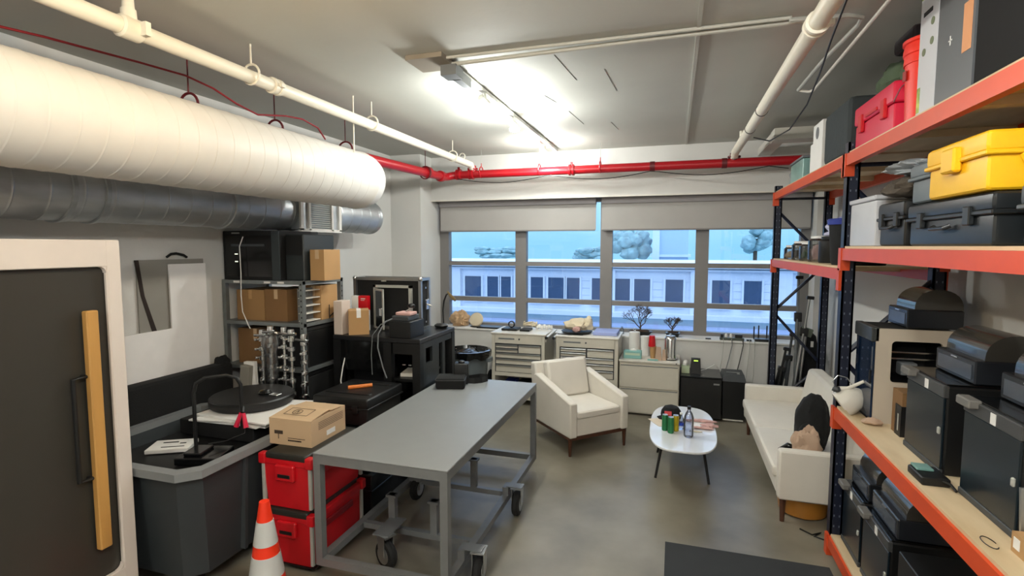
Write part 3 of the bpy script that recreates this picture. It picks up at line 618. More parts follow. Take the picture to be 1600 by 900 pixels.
t = thing('filler_cabinet', 'plain black filler cabinet between the steel shelf and the black bench', 'cabinet', (-3.6, 4.8, 0))  # cabinet and the shelf boxes below are added black fillers hiding the pale wall
M().box(-4.05, -3.16, 4.57, 5.06, 0, 1.33, b=.006).build('body', BLK2, t); M().box(-4.03, -3.61, 4.562, 4.57, .05, 1.28).build('door', BLK, t); M().box(-3.60, -3.18, 4.562, 4.57, .05, 1.28).build('door', BLK, t)
t = thing('storage_box', 'black filler box on the lower right of the steel shelf behind the stands', 'box', (-3.37, 4.22, 1.083))
M().box(-3.55, -3.20, 4.0, 4.45, 1.083, 1.42, b=.008).build('body', BLK, t); M().box(-3.56, -3.195, 3.99, 4.46, 1.42, 1.455, b=.006).build('lid', BLK2, t)
t = thing('storage_box', 'large black filler box low on the right of the steel shelf', 'box', (-3.4, 4.22, .633))
M().box(-3.70, -3.20, 4.0, 4.45, .633, 1.0, b=.008).build('body', BLK2, t); M().box(-3.71, -3.195, 3.99, 4.46, 1.0, 1.035, b=.006).build('lid', BLK, t)
# toolbox stack
def toolbox(z0, label):
    x0, x1, y0, y1, h = -2.675, -2.245, 2.80, 3.42, .39
    t = thing('stacking_toolbox', label, 'toolbox', ((x0+x1)/2, (y0+y1)/2, z0), 0, 'red stacking toolboxes')
    c = ((x0+x1)/2, (y0+y1)/2)
    M().frustum((x0+.05, x1-.05, y0+.03, y1-.03), (x0+.03, x1-.03, y0+.015, y1-.015), z0, z0+.30).build('body', REDPL, t)
    M().box(x0+.015, x1-.015, y0+.008, y1-.008, z0+.30, z0+.355, b=.012).build('lid', REDPL, t)
    M().box(x0+.05, x1-.05, y0+.004, y1-.02, z0+.335, z0+h-.004, b=.02).build('lid_pad', mat('dark_olive_plastic', '#23231f', .5), t)
    for x in (x0, x1-.055):
        for y in (y0-.005, y1-.05):
            M().box(x, x+.055, y, y+.055, z0+.30, z0+h-.015, b=.012).build('corner_guard', REDPL, t)
            M().box(x+.016, x+.040, y+.012, y+.036, z0+.02, z0+.30, b=.004).build('corner_strut', TRIM, t)
    l = M().box(c[0]-.075, c[0]+.075, y0-.012, y0+.02, z0+.20, z0+.31, b=.008).build('latch', REDPL, t)
    M().box(c[0]-.05, c[0]+.05, y0-.016, y0-.011, z0+.225, z0+.25, b=.004).build('latch_grip', BLK, l)
    M().box(x1-.045, x1-.018, c[1]-.17, c[1]+.17, z0+.22, z0+.27, b=.01).build('side_handle', mat('dark_red_plastic', '#7c0c14', .4), t)
    return t
M_ = toolbox(.04, 'lower red stacking toolbox on the floor beside the grey table')
toolbox(.431, 'upper red stacking toolbox carrying the open cardboard box')
t = thing('toolbox_dolly', 'black wheeled base under the red toolboxes', 'dolly', (-2.46, 3.1, 0))
M().box(-2.66, -2.26, 2.82, 3.40, .03, .039).build('plate', BLK, t)
for x in (-2.62, -2.32):
    for y in (2.88, 3.34): M().lathe([(.028, -.02), (.028, .02)], (x, y, .029), 'X', 16).build('wheel', RUBBER, t)
t = thing('cardboard_box', 'open-flapped cardboard carton with black print on top of the red toolboxes', 'box', (-2.53, 3.14, .818), .02)
a, b, h = .172, .20, .185
L(t).box(-a, a, -b, b, 0, h).build('carton', CARDL, t)
m = L(t); m.add([(-a, -b, h), (a, -b, h), (a*.95, .02, h+.02), (-a*.95, .02, h+.028)], [(0, 1, 2, 3)]); m.add([(-a, -b, h-.003), (a, -b, h-.003), (a*.95, .02, h+.017), (-a*.95, .02, h+.025)], [(0, 1, 2, 3)]); m.build('flap', CARDL, t, smooth=False)
m = L(t); m.add([(-a, b, h), (a, b, h), (a, .03, h+.012), (-a, .03, h+.012)], [(0, 1, 2, 3)]); m.add([(-a, b, h-.003), (a, b, h-.003), (a, .03, h+.009), (-a, .03, h+.009)], [(0, 1, 2, 3)]); m.build('flap', CARDL, t, smooth=False)
m = L(t).box(-.13, -.06, -b-.001, -b, .075, .10).box(-.10, -.094, -b-.001, -b, .04, .075).box(-.02, .12, -b-.001, -b, .05, .054).box(-.02, .09, -b-.001, -b, .03, .04)
for k in range(5): m.box(a, a+.001, -.12, .17, .10+k*.012, .103+k*.012)
m.build('print', INK, t)
m = L(t); m.T = m.T @ Matrix.Translation((0, -.09, h+.02)) @ Matrix.Rotation(math.radians(6.5), 4, 'X')
pts = [(-.02+.035*math.cos(2*PI*k/18), .035*math.sin(2*PI*k/18), 0) for k in range(19)]; m.tube(pts, .002, 4)
m.tube([(-.03, -.02, 0), (-.02, .02, 0), (-.01, -.02, 0)], .002, 4); m.tube([(-.10, -.05, 0), (.09, -.05, 0), (.09, .055, 0), (-.10, .055, 0), (-.10, -.05, 0)], .0015, 4)
m.build('print', INK, t)
L(t).box(a, a+.0015, -.03, .07, .03, .065).build('label', WHITE, t)

# black rugged cases stack
def rugged(name, label, x0, x1, y0, y1, z0, z1, mt=BLK, handle=None, hb=None, latch='-Y', ribs=True):
    t = thing(name, label, 'case', ((x0+x1)/2, (y0+y1)/2, z0)); zl = z0+(z1-z0)*.62
    M().box(x0+.012, x1-.012, y0+.012, y1-.012, z0, zl, b=.02).build('body', mt, t)
    M().box(x0, x1, y0, y1, zl+.002, z1, b=.025).build('lid', mt, t)
    M().box(x0-.004, x1+.004, y0-.004, y1+.004, zl-.008, zl+.010, b=.004).build('seal_rim', mt, t)
    cx, cy = (x0+x1)/2, (y0+y1)/2
    if latch == '-Y':
        for x in (x0+(x1-x0)*.22, x1-(x1-x0)*.22): M().box(x-.025, x+.025, y0-.012, y0+.01, zl-.04, zl+.03, b=.004).build('latch', mt, t)
    elif latch == '-X':
        for y in (y0+(y1-y0)*.22, y1-(y1-y0)*.22): M().box(x0-.012, x0+.01, y-.025, y+.025, zl-.045, zl+.03, b=.004).build('latch', mt, t)
        M().tube([(x0, cy-.07, zl-.04), (x0-.02, cy-.065, zl-.05), (x0-.02, cy+.065, zl-.05), (x0, cy+.07, zl-.04)], .009, 8).build('carry_handle', handle or mt, t)
    if ribs:
        for s in (-1, 1): M().box(x0+.05, x1-.05, cy+s*(y1-y0)*.28-.02, cy+s*(y1-y0)*.28+.02, z1-.004, z1+.008, b=.004).build('lid_rib', mt, t)
    return t
t = rugged('rugged_case', 'black rugged equipment case with an orange handle, topmost of its stack', -2.86, -2.33, 3.60, 4.17, .74, .97)
M().tube([(-2.67, 3.83, .985), (-2.52, 3.97, .985)], .016, 10).build('top_handle', COPPER, t)
rugged('rugged_case', 'plain black rugged case in the middle of the stack left of the table', -2.88, -2.31, 3.58, 4.19, .37, .73, mat('deep_navy_black', '#10171c', .4))
rugged('rugged_case', 'black rugged case at the bottom of the stack on the floor', -2.89, -2.29, 3.57, 4.21, 0, .36, mat('deep_navy_black', '#10171c', .4))

# cone
t = thing('traffic_cone', 'orange traffic cone with white reflective bands in front of the red toolboxes', 'traffic cone', (-2.30, 2.44, 0))
def cr(z): return .135-(.135-.028)*z/.69
M().rrect(-2.48, -2.12, 2.26, 2.62, 0, .03, .04).build('base', ORG, t)
for a, b, mt, nm in ((.03, .24, ORG, 'cone_body'), (.24, .37, REFL, 'reflective_band'), (.37, .435, ORG, 'cone_body'), (.435, .575, REFL, 'reflective_band'), (.575, .69, ORG, 'cone_body')):
    M().lathe([(cr(a)+(.002 if mt is REFL else 0), a), (cr(b)+(.002 if mt is REFL else 0), b)], (-2.30, 2.44, 0), 'Z', 32).build(nm, mt, t)

# trash can
t = thing('trash_can', 'round grey trash can with black liner beyond the black bench', 'trash can', (-2.72, 6.72, 0))
m = M().lathe([(.22, 0), (.235, .02), (.275, .66), (.30, .68), (.305, .76), (.29, .77), (.265, .74), (.22, .05)], (-2.72, 6.72, .0), 'Z', 32); m.build('can', SLATE, t)
m = M(); n = 40
prof = [(.30, .775), (.312, .75), (.308, .69)]
for i, (r, z) in enumerate(prof): pass
vs_ = []; fs = []
for i, (r, z) in enumerate([(.25, .72), (.285, .778), (.315, .772), (.318, .73), (.314, .675)]):
    for k in range(n): a = 2*PI*k/n; q = .008*math.sin(k*2.7+i); vs_.append((-2.72+(r+q)*math.cos(a), 6.72+(r+q)*math.sin(a), z+(.02*math.sin(k*1.3+1) if i == 4 else 0)))
for i in range(4):
    for k in range(n): fs.append((i*n+k, i*n+(k+1) % n, (i+1)*n+(k+1) % n, (i+1)*n+k))
m.add(vs_, fs); m.build('liner', BLKG, t)
M().blob((-2.74, 6.72, .68), (.22, .2, .09), 4, .4, 3).build('liner_fold', BLKG, t)
for s in (-1, 1): M().box(-2.72+s*.31-.03, -2.72+s*.31+.03, 6.66, 6.78, .62, .68, b=.01).build('handle', SLATE, t)
tag(M().blob((-2.53, 7.2, .17), (.1, .12, .22), 9, .25).build('backpack', BLKF), 'black bag on the floor between the trash can and tool chest', 'bag')

# ================================================ WORK TABLE
t = thing('work_table', 'large grey steel work table on casters in the foreground', 'table', (-1.72, 3.8, 0))
TX0, TX1, TY0, TY1, TZ = -2.19, -1.25, 2.745, 4.84, .88
M().box(TX0, TX1, TY0, TY1, TZ-.008, TZ, b=.003).build('tabletop', TABLETOP, t)
m = M(); q = .055
for y in (TY0+.001, TY1-q-.001): m.box(TX0+.001, TX1-.001, y, y+q, TZ-.068, TZ-.0085)
for x in (TX0+.001, TX1-q-.001): m.box(x, x+q, TY0+.001+q, TY1-.001-q, TZ-.068, TZ-.0085)
m.build('top_frame', TABLE, t, smooth=False)
for x in (TX0+.001, TX1-.051):
    for y in (TY0+.001, TY1-.051): M().box(x, x+.05, y, y+.05, .13, TZ-.068).build('leg', TABLE, t, smooth=False)
for y in (TY0+.001, TY1-.051): M().box(TX0+.05, TX1-.05, y, y+.05, .13, .18).build('bottom_rail', TABLE, t, smooth=False)
for x in (TX0+.001, TX1-.051): M().box(x, x+.05, TY0+.05, TY1-.05, .13, .18).build('bottom_rail', TABLE, t, smooth=False)
for y in (3.22, 3.98): 
    M().box(TX0+.05, TX1-.05, y, y+.04, .14, .18).build('cross_rail', TABLE, t, smooth=False)
    for x in (-1.93, -1.60): M().box(x, x+.05, y-.002, y+.042, .18, .42).box(x-.015, x+.065, y-.012, y+.052, .405, .42).build('stub_post', TABLE, t, smooth=False)
def caster(x, y, rot, lab=None):
    T = Matrix.Translation((x, y, 0)) @ Matrix.Rotation(rot, 4, 'Z')
    f = M(T).box(-.045, .045, -.055, .055, .235, .243).prism([(-.03, .235), (.05, .235), (.03, .10), (0, .08), (-.03, .10)], -.042, -.036, 'YZ').prism([(-.03, .235), (.05, .235), (.03, .10), (0, .08), (-.03, .10)], .036, .042, 'YZ').build('caster_fork', STEEL, t)
    M(T).lathe([(.035, -.03), (.07, -.03), (.088, -.027), (.1, -.012), (.1, .012), (.088, .027), (.07, .03), (.035, .03)], (0, .0, .102), 'X', 28).build('wheel', RUBBER, f)
    M(T).lathe([(.01, -.035), (.06, -.032), (.06, .032), (.01, .035)], (0, 0, .102), 'X', 20).build('hub', STEEL, f)
caster(-1.84, 3.03, 1.15); caster(-1.19, 3.98, .05); caster(-1.17, 3.05, .1); caster(-2.1, 3.98, 0)
M().box(-1.92, -1.80, 2.99, 3.24, .243, .252).box(-1.9, -1.85, 3.20, 3.24, .18, .243).build('caster_plate', TABLE, t)
for y in (3.98, 3.05): M().box(-1.27, -1.14, y-.04, y+.04, .243, .25).box(-1.30, -1.252, y-.05, y+.05, .18, .243).build('caster_plate', TABLE, t)
M().box(-2.15, -2.04, 3.93, 4.03, .18, .252).build('caster_plate', TABLE, t)
t = thing('camera_pouch', 'black padded camera pouch with strap on the grey table', 'camera pouch', (-1.98, 4.50, .88), .30)
L(t).box(-.15, .12, -.12, .10, 0, .10, b=.022).build('pouch_body', BLKF, t)
L(t).box(-.154, .124, -.124, .104, .078, .086, b=.003).build('zip', BLK, t)
L(t).box(.00, .14, .06, .19, .0, .20, b=.016).build('camera_top', BLK, t)
L(t).lathe([(.03, .20), (.032, .212), (.02, .22)], (.07, .12, 0), 'Z').build('lens_cap', BLK, t)
m = L(t); p0 = [(.13, .06), (.20, .05), (.27, .08), (.32, .14), (.31, .21), (.24, .22), (.14, .16)]
for i in range(len(p0)-1):
    (x0, y0), (x1, y1) = p0[i], p0[i+1]; m.add([(x0, y0, .01), (x1, y1, .01), (x1, y1, .065), (x0, y0, .065)], [(0, 1, 2, 3)])
    m.add([(x0+.004, y0+.004, .01), (x1+.004, y1+.004, .01), (x1+.004, y1+.004, .065), (x0+.004, y0+.004, .065)], [(3, 2, 1, 0)])
m.build('strap', BLK, t)

# ================================================ ALONG THE WINDOW
def chest(x0, x1, label, push):
    t = thing('tool_chest', label, 'tool chest', ((x0+x1)/2, 7.12, 0), 0, 'off-white tool chests under the window')
    y0, y1 = 6.85, 7.40
    m = M().box(x0, x0+.045, y0, y1, .08, .985).box(x1-.045, x1, y0, y1, .08, .985).box(x0+.04, x1-.04, y1-.03, y1, .08, .985).box(x0+.04, x1-.04, y0, y0+.05, .86, .985).box(x0+.04, x1-.04, y0+.005, y1, .40, .45).box(x0+.04, x1-.04, y0, y1, .08, .12)
    m.build('body', CAB, t)
    M().box(x0-.012, x1+.012, y0-.012, y1+.02, .985, 1.01, b=.006).build('top', WHITEM, t)
    xm = x0+.045+(x1-x0-.09)*.5
    dr = [(x0+.06, xm-.01, .795, .845), (x0+.06, xm-.01, .735, .785), (xm+.01, x1-.06, .735, .845), (x0+.06, x1-.06, .655, .725), (x0+.06, x1-.06, .57, .645), (x0+.06, x1-.06, .46, .56)]
    M().box(x0+.045, x1-.045, y0+.02, y0+.04, .45, .86).build('inner_face', DGRAY, t)
    for a, b, c, d in dr:
        g = M().box(a, b, y0+.004, y0+.02, c, d-.022).build('drawer', CAB, t)
        M().box(a, b, y0-.012, y0+.02, d-.02, d-.004, b=.003).build('drawer_pull', STEEL, g)
    M().box(x0+.10, x0+.33, y0-.003, y0, .915, .935).build('badge', MGRAY, t)
    M().lathe([(.012, -.006), (.012, 0)], (x0+.40, y0, .925), 'Y', 12).build('lock', DGRAY, t)
    for x in (x0+.02, x1-.02):
        for y in (y0+.05, y1-.05): M().lathe([(.04, -.015), (.04, .015)], (x, y, .04), 'X', 16).build('caster', RUBBER, t)
    px = x1+.03 if push > 0 else x0-.03
    M().tube([(px, y0-.02, .97), (px, y1, .99)], .018, 12).tube([(px, y0+.05, .975), (px-.03*push, y0+.05, .9)], .012).build('push_handle', WHITEM, t)
    M().lathe([(.02, -.02), (.02, .0)], (px, y0-.02, .97), 'Y', 12).build('handle_cap', BLK, t)
chest(-2.42, -1.66, 'off-white tool chest nearer the trash can', 1)
chest(-1.50, -.68, 'off-white tool chest directly behind the armchair', -1)
for i, (x, l) in enumerate(((-2.2, 'blue box stored low inside the left tool chest'), (-2.0, 'dark box stored low inside the left tool chest'))):
    tag(M().box(x-.08, x+.08, 6.9, 7.2, .12, .30, b=.01).build('storage_box', (NAVYD, BLK)[i]), l, 'box')
tag(box(-1.03, -.71, 6.98, 7.35, 1.012, 1.055, b=.003).build('paper_ream', mat('lilac_paper', '#9aa8dc', .6)), 'flat pale blue stack of paper on the right tool chest', 'paper')
t = thing('tool_tray', 'black oval tray under the cream hat on the right tool chest', 'tray', (-1.27, 7.1, 1.012))
M().lathe([(.14, 0), (.2, .01), (.215, .03), (.20, .035), (.14, .012)], (-1.27, 7.12, 1.012), 'Z', 28).build('tray', BLK, t)
tag(M().blob((-1.27, 7.18, 1.115), (.19, .12, .09), 3, .35, 3).blob((-1.12, 7.16, 1.13), (.07, .07, .10), 6, .4, 3).build('sun_hat', LINEN), 'cream crumpled cloth hat on the black tray on the right tool chest', 'hat')
tag(M().blob((-1.25, 7.0, 1.075), (.06, .04, .05), 5, .4, 2).build('stone_figurine', PINK), 'small pinkish knotted cloth in front of the cream hat', 'cloth')
tag(M().tube([(-1.5, 6.93, 1.012+.006), (-1.35, 6.90, 1.018), (-1.15, 6.92, 1.018)], .006).build('pencil', BLK2), 'dark pencil lying at the front edge of the right tool chest', 'pencil')
for i, (x0, x1, y0, y1, l) in enumerate(((-2.33, -2.10, 7.0, 7.22, 'flat black tray with a cable coil on the left tool chest'), (-2.06, -1.92, 7.0, 7.2, 'small flat black tray beside the straw wreath on the left tool chest'))):
    z = 1.011
    t = thing('black_tray', l, 'tray', ((x0+x1)/2, (y0+y1)/2, z)); M().box(x0, x1, y0, y1, z, z+.03, b=.006).build('tray', BLK, t)
m = M(); 
for k in range(3): ring(m, (-2.21, 7.1+.01*k, 1.09), .042, .008, 'Y', 16)
tag(m.build('cable_coil', BLK), 'small coil of black cable on the left tool chest', 'cable')
m = M(); rnd = random.Random(4)
for k in range(26):
    a = rnd.uniform(0, 2*PI); m.tube([(-1.98+.10*math.cos(a), 7.28+.04*math.sin(a), 1.05+rnd.uniform(0, .05)), (-1.98+.10*math.cos(a+.8), 7.28+.04*math.sin(a+.8), 1.06+rnd.uniform(0, .06))], .012, 5)
tag(m.build('straw_wreath', LINEN), 'pale straw wreath on the left tool chest', 'wreath')
m = M()
for k in range(7): m.blob((-1.88+.035*k, 7.3, 1.035+.012*(k % 2)), (.024, .025, .035), k, .3, 2)
tag(m.build('shell_figurine', WHITE), 'row of knobbly white shells on the back of the left tool chest', 'shells')
tag(M().blob((-3.22, 7.60, 1.05), (.13, .11, .13), 8, .55, 4).build('paper_bag', mat('kraft_tan', '#c9a883', .85, bump=.4, bs=30)), 'crumpled tan paper bag at the left end of the windowsill', 'bag')
t = thing('round_loaf', 'round pale beige fan-shaped object on the windowsill', 'ornament', (-2.94, 7.58, .951))
M(Matrix.Translation((-2.94, 7.60, 1.06)) @ Matrix.Rotation(1.2, 4, 'X')).lathe([(.02, -.03), (.10, -.02), (.115, 0), (.10, .02), (.02, .03)], (0, 0, 0), 'Z', 20).build('disc', LINEN, t)
M().lathe([(.06, 0), (.09, .01), (.08, .015)], (-2.94, 7.58, .951), 'Z').build('stand', BLK, t)
tag(box(-2.88, -2.50, 7.45, 7.66, .951, .975, b=.004).build('black_tray', BLK), 'long flat black tray on the windowsill right of the beige disc', 'tray')
t = thing('gooseneck_lamp', 'brass and black gooseneck lamp at the left end of the windowsill', 'lamp', (-3.45, 7.5, .951))
M().lathe([(.06, 0), (.06, .02), (.01, .025)], (-3.46, 7.52, .951), 'Z').build('base', BLK, t)
M().tube([(-3.46, 7.52, .96), (-3.47, 7.52, 1.2), (-3.45, 7.52, 1.35), (-3.40, 7.50, 1.45), (-3.35, 7.48, 1.47)], .012).build('neck', BLK, t)
M().tube([(-3.37, 7.48, 1.50), (-3.30, 7.46, 1.43), (-3.22, 7.44, 1.37)], [.012, .025, .022]).build('lamp_head', mat('brass', '#a48a5c', .4, .7), t)
# filing cabinet
t = thing('filing_cabinet', 'low off-white two-drawer lateral filing cabinet under the windowsill', 'filing cabinet', (-.29, 7.15, 0))
fx0, fx1 = -.665, .088
M().box(fx0, fx1, 6.91, 7.42, .02, .70).build('body', CAB, t)
M().box(fx0-.006, fx1+.006, 6.885, 7.42, .70, .725, b=.004).build('top', WHITEM, t)
for a, b in ((.035, .35), (.365, .665)):
    g = M().box(fx0+.008, fx1-.008, 6.888, 6.908, a, b, b=.004).build('drawer', CAB, t)
    M().box(fx0+.02, fx1-.02, 6.884, 6.889, b-.012, b-.002).build('drawer_lip', MGRAY, g)
M().lathe([(.008, -.004), (.008, 0)], (fx1-.04, 6.885, .712), 'Y', 10).build('lock', DGRAY, t)
zc = .726
t = thing('tissue_box', 'mint green tissue box on the filing cabinet', 'tissue box', (-.5, 7.05, zc))
M().box(-.62, -.39, 6.98, 7.10, zc, zc+.10, b=.006).build('box', MINT, t); M().box(-.60, -.41, 6.979, 6.98, zc+.045, zc+.075).build('band', mat('pale_mint', '#b6c9b2', .7), t)
M().blob((-.5, 7.04, zc+.105), (.045, .02, .02), 2, .3, 2).build('tissue', WHITE, t)
for i, (x, r, h, lab) in enumerate(((-.50, .072, .315, 'taller white paper towel roll with a ring top on the filing cabinet'), (-.36, .058, .265, 'shorter white paper towel roll on the filing cabinet'))):
    t = thing('paper_towel_roll', lab, 'paper towel', (x, 7.25, zc), 0, 'paper towel rolls on the filing cabinet')
    M().lathe([(r-.003, 0), (r, .004), (r, h-.004), (r-.003, h), (.018, h), (.018, h-.03)], (x, 7.25, zc), 'Z', 28).build('roll', WHITE, t)
    if i == 0:
        m = M(); m.tube([(x, 7.25, zc+h-.03), (x, 7.25, zc+h+.02)], .004); ring(m, (x, 7.25, zc+h+.038), .018, .003, 'Y', 14); m.build('holder_ring', CHROME, t)
t = thing('cup_stack', 'stack of cups with red ones on top of brown ones', 'cups', (-.285, 7.1, zc))
M().lathe([(.03, .0), (.045, .16)], (-.25, 7.1, zc), 'Z', 18).build('brown_cups', CARD, t)
M().lathe([(.046, .155), (.048, .17), (.036, .30), (.03, .30)], (-.262, 7.1, zc), 'Z', 18).build('red_cups', REDPL, t)
tag(M().frustum((-.215, -.135, 6.97, 7.03), (-.205, -.145, 6.99, 7.01), zc, zc+.17).frustum((-.13, -.08, 6.98, 7.03), (-.125, -.09, 7.0, 7.01), zc, zc+.14).build('paper_bag', TAN), 'small folded brown paper bags left of the chrome machine', 'paper bag')
tag(box(-.31, -.18, 6.93, 6.965, zc, zc+.015).build('notepad', MINT), 'thin mint pad lying in front of the paper cups', 'notepad')
t = thing('milk_steamer', 'shiny chrome countertop machine on the right of the filing cabinet', 'coffee machine', (-.03, 7.08, zc))
M().lathe([(.085, 0), (.088, .02), (.078, .03), (.075, .06), (.075, .27), (.068, .29), (.055, .30)], (-.03, 7.08, zc), 'Z', 32).build('body', CHROME, t)
M().lathe([(.06, .30), (.06, .315), (.02, .325), (.012, .34)], (-.03, 7.08, zc), 'Z').build('lid', STEEL, t)
M().lathe([(.09, 0), (.09, .012)], (-.03, 7.08, zc), 'Z').build('base', BLK, t)
# fridge
t = thing('mini_fridge', 'black mini fridge right of the filing cabinet', 'mini fridge', (.36, 7.15, 0))
M().box(.105, .60, 6.97, 7.42, .02, .545, b=.006).build('body', BLKG, t); M().box(.105, .60, 6.925, 6.968, .03, .54, b=.008).build('door', BLK, t)
M().box(.50, .57, 6.921, 6.925, .465, .485).build('badge', STEEL, t); M().box(.104, .601, 6.92, 7.42, .546, .56, b=.004).build('top', mat('dark_gloss_top', '#26292c', .2), t)
t = thing('tissue_pack', 'small tissue box with green print on the mini fridge', 'tissue box', (.16, 7.1, .561))
M().box(.115, .215, 7.05, 7.17, .561, .655, b=.004).build('box', mat('pale_green_white', '#b9c9a8', .7), t); M().blob((.165, 7.11, .68), (.035, .03, .045), 3, .4, 2).build('tissue', WHITE, t)
t = thing('speaker_device', 'black upright device with a green display on the mini fridge', 'device', (.29, 7.12, .561))
M().frustum((.225, .355, 7.06, 7.16), (.235, .345, 7.08, 7.15), .561, .755).build('body', BLK, t); M().box(.265, .315, 7.068, 7.078, .725, .735).build('display', LED, t)
# shredder
t = thing('paper_shredder', 'black office paper shredder between fridge and sofa', 'shredder', (.74, 7.1, 0))
M().frustum((.62, .86, 6.98, 7.28), (.61, .87, 6.96, 7.30), .03, .52).build('bin', BLK, t)
M().frustum((.60, .88, 6.94, 7.32), (.62, .86, 6.99, 7.30), .52, .60).build('head', DGRAY, t); M().box(.66, .82, 7.10, 7.115, .598, .606).box(.78, .81, 7.02, 7.08, .595, .604).build('paper_slot', STEEL, t)
M().box(.62, .86, 6.97, 7.29, .015, .03).build('base', WHITEM, t)

# windowsill right part
def branch(m, p, d, L_, r, dep, rnd):
    q = p+d*L_; m.tube([p, (p+q)/2+Vector((rnd.uniform(-.12, .12), rnd.uniform(-.12, .12), 0))*L_, q], [r, r*.85, r*.7], 4, cap=False)
    if dep == 0: return
    for k in range(3):
        nd = (d+Vector((rnd.uniform(-.95, .95), rnd.uniform(-.6, .6), rnd.uniform(-.15, .55)))).normalized(); branch(m, q, nd, L_*rnd.uniform(.62, .9), max(r*.62, .0016), dep-1, rnd)
for i, (x, w_, hh, sd, lab) in enumerate(((-.44, .165, .105, 5, 'bare-branched bonsai in a wide black oval pot on the windowsill'), (-.005, .095, .085, 12, 'smaller bushy bonsai in a black square pot on the windowsill'))):
    t = thing('bonsai', lab, 'bonsai', (x, 7.57, .951), 0, None)
    if i == 0: M(Matrix.Translation((x, 7.57, .951)) @ Matrix.Diagonal((1, .6, 1, 1))).lathe([(.10, 0), (.125, .008), (.16, .05), (.168, .058), (.15, .055), (.09, .048)], (0, 0, 0), 'Z', 28).build('pot', BLK, t)
    else: M().frustum((x-.07, x+.07, 7.51, 7.63), (x-.095, x+.095, 7.49, 7.65), .951, 1.005).build('pot', BLK, t)
    M(Matrix.Translation((x, 7.57, 1.003)) @ Matrix.Diagonal((1, .6, 1, 1))).blob((0, 0, .005), (w_*.85, w_*.8, .022), i, .3, 2, False).build('soil', SOIL, t)
    rnd = random.Random(sd); m = M(); p = Vector((x-.01, 7.57, 1.0))
    branch(m, p, Vector((.05, 0, 1)).normalized(), .10 if i == 0 else .075, .012, 5, rnd)
    for s in (-1, 1): branch(m, p+Vector((0, 0, .05)), Vector((s*.7, 0, .75)).normalized(), .10 if i == 0 else .055, .008, 4, rnd)
    m.build('branches', BARK, t)
tag(M().lathe([(.03, 0), (.03, .07), (.012, .09), (.012, .11)], (-.70, 7.58, .951), 'Z', 16).build('spray_bottle', CLEARP), 'small clear bottle on the windowsill left of the larger bonsai', 'bottle')
tag(box(.42, .49, 7.47, 7.51, .951, .965, b=.003).build('remote', BLK), 'small black remote on the windowsill edge', 'remote')
t = thing('power_strip', 'grey power strip with plugs on the windowsill', 'power strip', (.83, 7.5, .951))
M().box(.60, .90, 7.46, 7.53, .951, .985, b=.005).build('strip_body', mat('grey_green_strip', '#4d544c', .6), t)
M().box(.61, .645, 7.47, 7.51, .986, 1.03, b=.004).build('plug', BLK, t)
for x in (.68, .74): M().lathe([(.016, 0), (.018, .035), (.01, .05)], (x, 7.5, .986), 'Z', 12).build('plug', WHITE, t)
M().box(.79, .88, 7.48, 7.52, .986, 1.03, b=.003).build('adapter', BLK, t)
tag(box(.93, .99, 7.46, 7.50, .951, .972, b=.004).build('charger', BLK), 'small black charger between power strip and router', 'charger')
t = thing('wifi_router', 'black router with four upright antennas on the windowsill', 'router', (1.1, 7.53, .951))
M().box(1.03, 1.26, 7.47, 7.60, .951, .985, b=.01).build('body', BLK, t)
for x, y in ((1.02, 7.50), (1.09, 7.60), (1.19, 7.60), (1.27, 7.50)): M().box(x-.008, x+.008, y-.004, y+.004, .98, 1.15, b=.003).build('antenna', BLK, t)
for i, (x0, x1, mt, r, lab) in enumerate(((.64, .60, TRIM, .0035, 'thin pale cord hanging from the left plug of the power strip'), (.745, .66, MGRAY, .006, 'thick grey cord hanging from the power strip to the fridge'), (.88, .80, mat('dark_cord', '#3a3a38', .6), .006, 'dark cord hanging from the power strip to the shredder'), (.96, .92, TRIM, .0035, 'thin pale cord left of the router, hanging straight'), (1.02, 1.0, TRIM, .0035, 'thin pale cord under the router, hanging behind the sofa'))):
    tag(M().tube([(x0, 7.48, .975), (x0, 7.425, .965), (x0+.005, 7.415, .9), ((x0+x1)/2+.01, 7.41, .7), (x1+.005*i, 7.41, .5), (x1, 7.40, .38)], r, 6).build('charging_cable', mt), lab, 'cord')
tag(M().tube([(.30, 7.16, .575), (.42, 7.2, .60), (.53, 7.25, .66), (.58, 7.3, .6), (.62, 7.3, .57)], .005, 6).build('charging_cable', WHITE), 'white cord with adapter lying across the mini fridge top', 'cord')

# ================================================ LOUNGE
t = thing('armchair', 'cream upholstered armchair with dark wooden legs facing the coffee table', 'armchair', (-1.02, 5.82, 0), math.radians(44))
# local frame: x right along front edge, y to the back; front edge centre at y=-.37
def Lb(*a, b=0): return L(t).box(*a, b=b)
Lb(-.37, .37, -.40, .40, .20, .40, b=.02).build('seat_base', CREAMF, t)
Lb(-.285, .285, -.42, .20, .385, .47, b=.035).build('seat_cushion', CREAMF, t)
for s in (-1, 1):
    x0, x1 = (.29, .38) if s > 0 else (-.38, -.29)
    m = L(t); m.prism([(-.43, .20), (.36, .20), (.36, .72), (.30, .74), (-.43, .57)], x0, x1, 'YZ'); m.build('arm', CREAMF, t, bev=.015)
m = L(t); m.prism([(.24, .30), (.40, .20), (.47, .84), (.36, .86)], -.36, .36, 'YZ'); m.build('backrest', CREAMF, t, bev=.02)
m = M(W[t] @ Matrix.Translation((0, .245, .66)) @ Matrix.Rotation(math.radians(-14), 4, 'X')); m.box(-.27, .27, -.07, .06, -.21, .22, b=.055); m.build('back_cushion', CREAMF, t)
Lb(-.37, .37, -.405, -.375, .17, .20).box(-.37, .37, .36, .39, .17, .20).box(-.37, -.34, -.40, .39, .17, .20).box(.34, .37, -.40, .39, .17, .20).build('frame_rail', WALNUT, t)
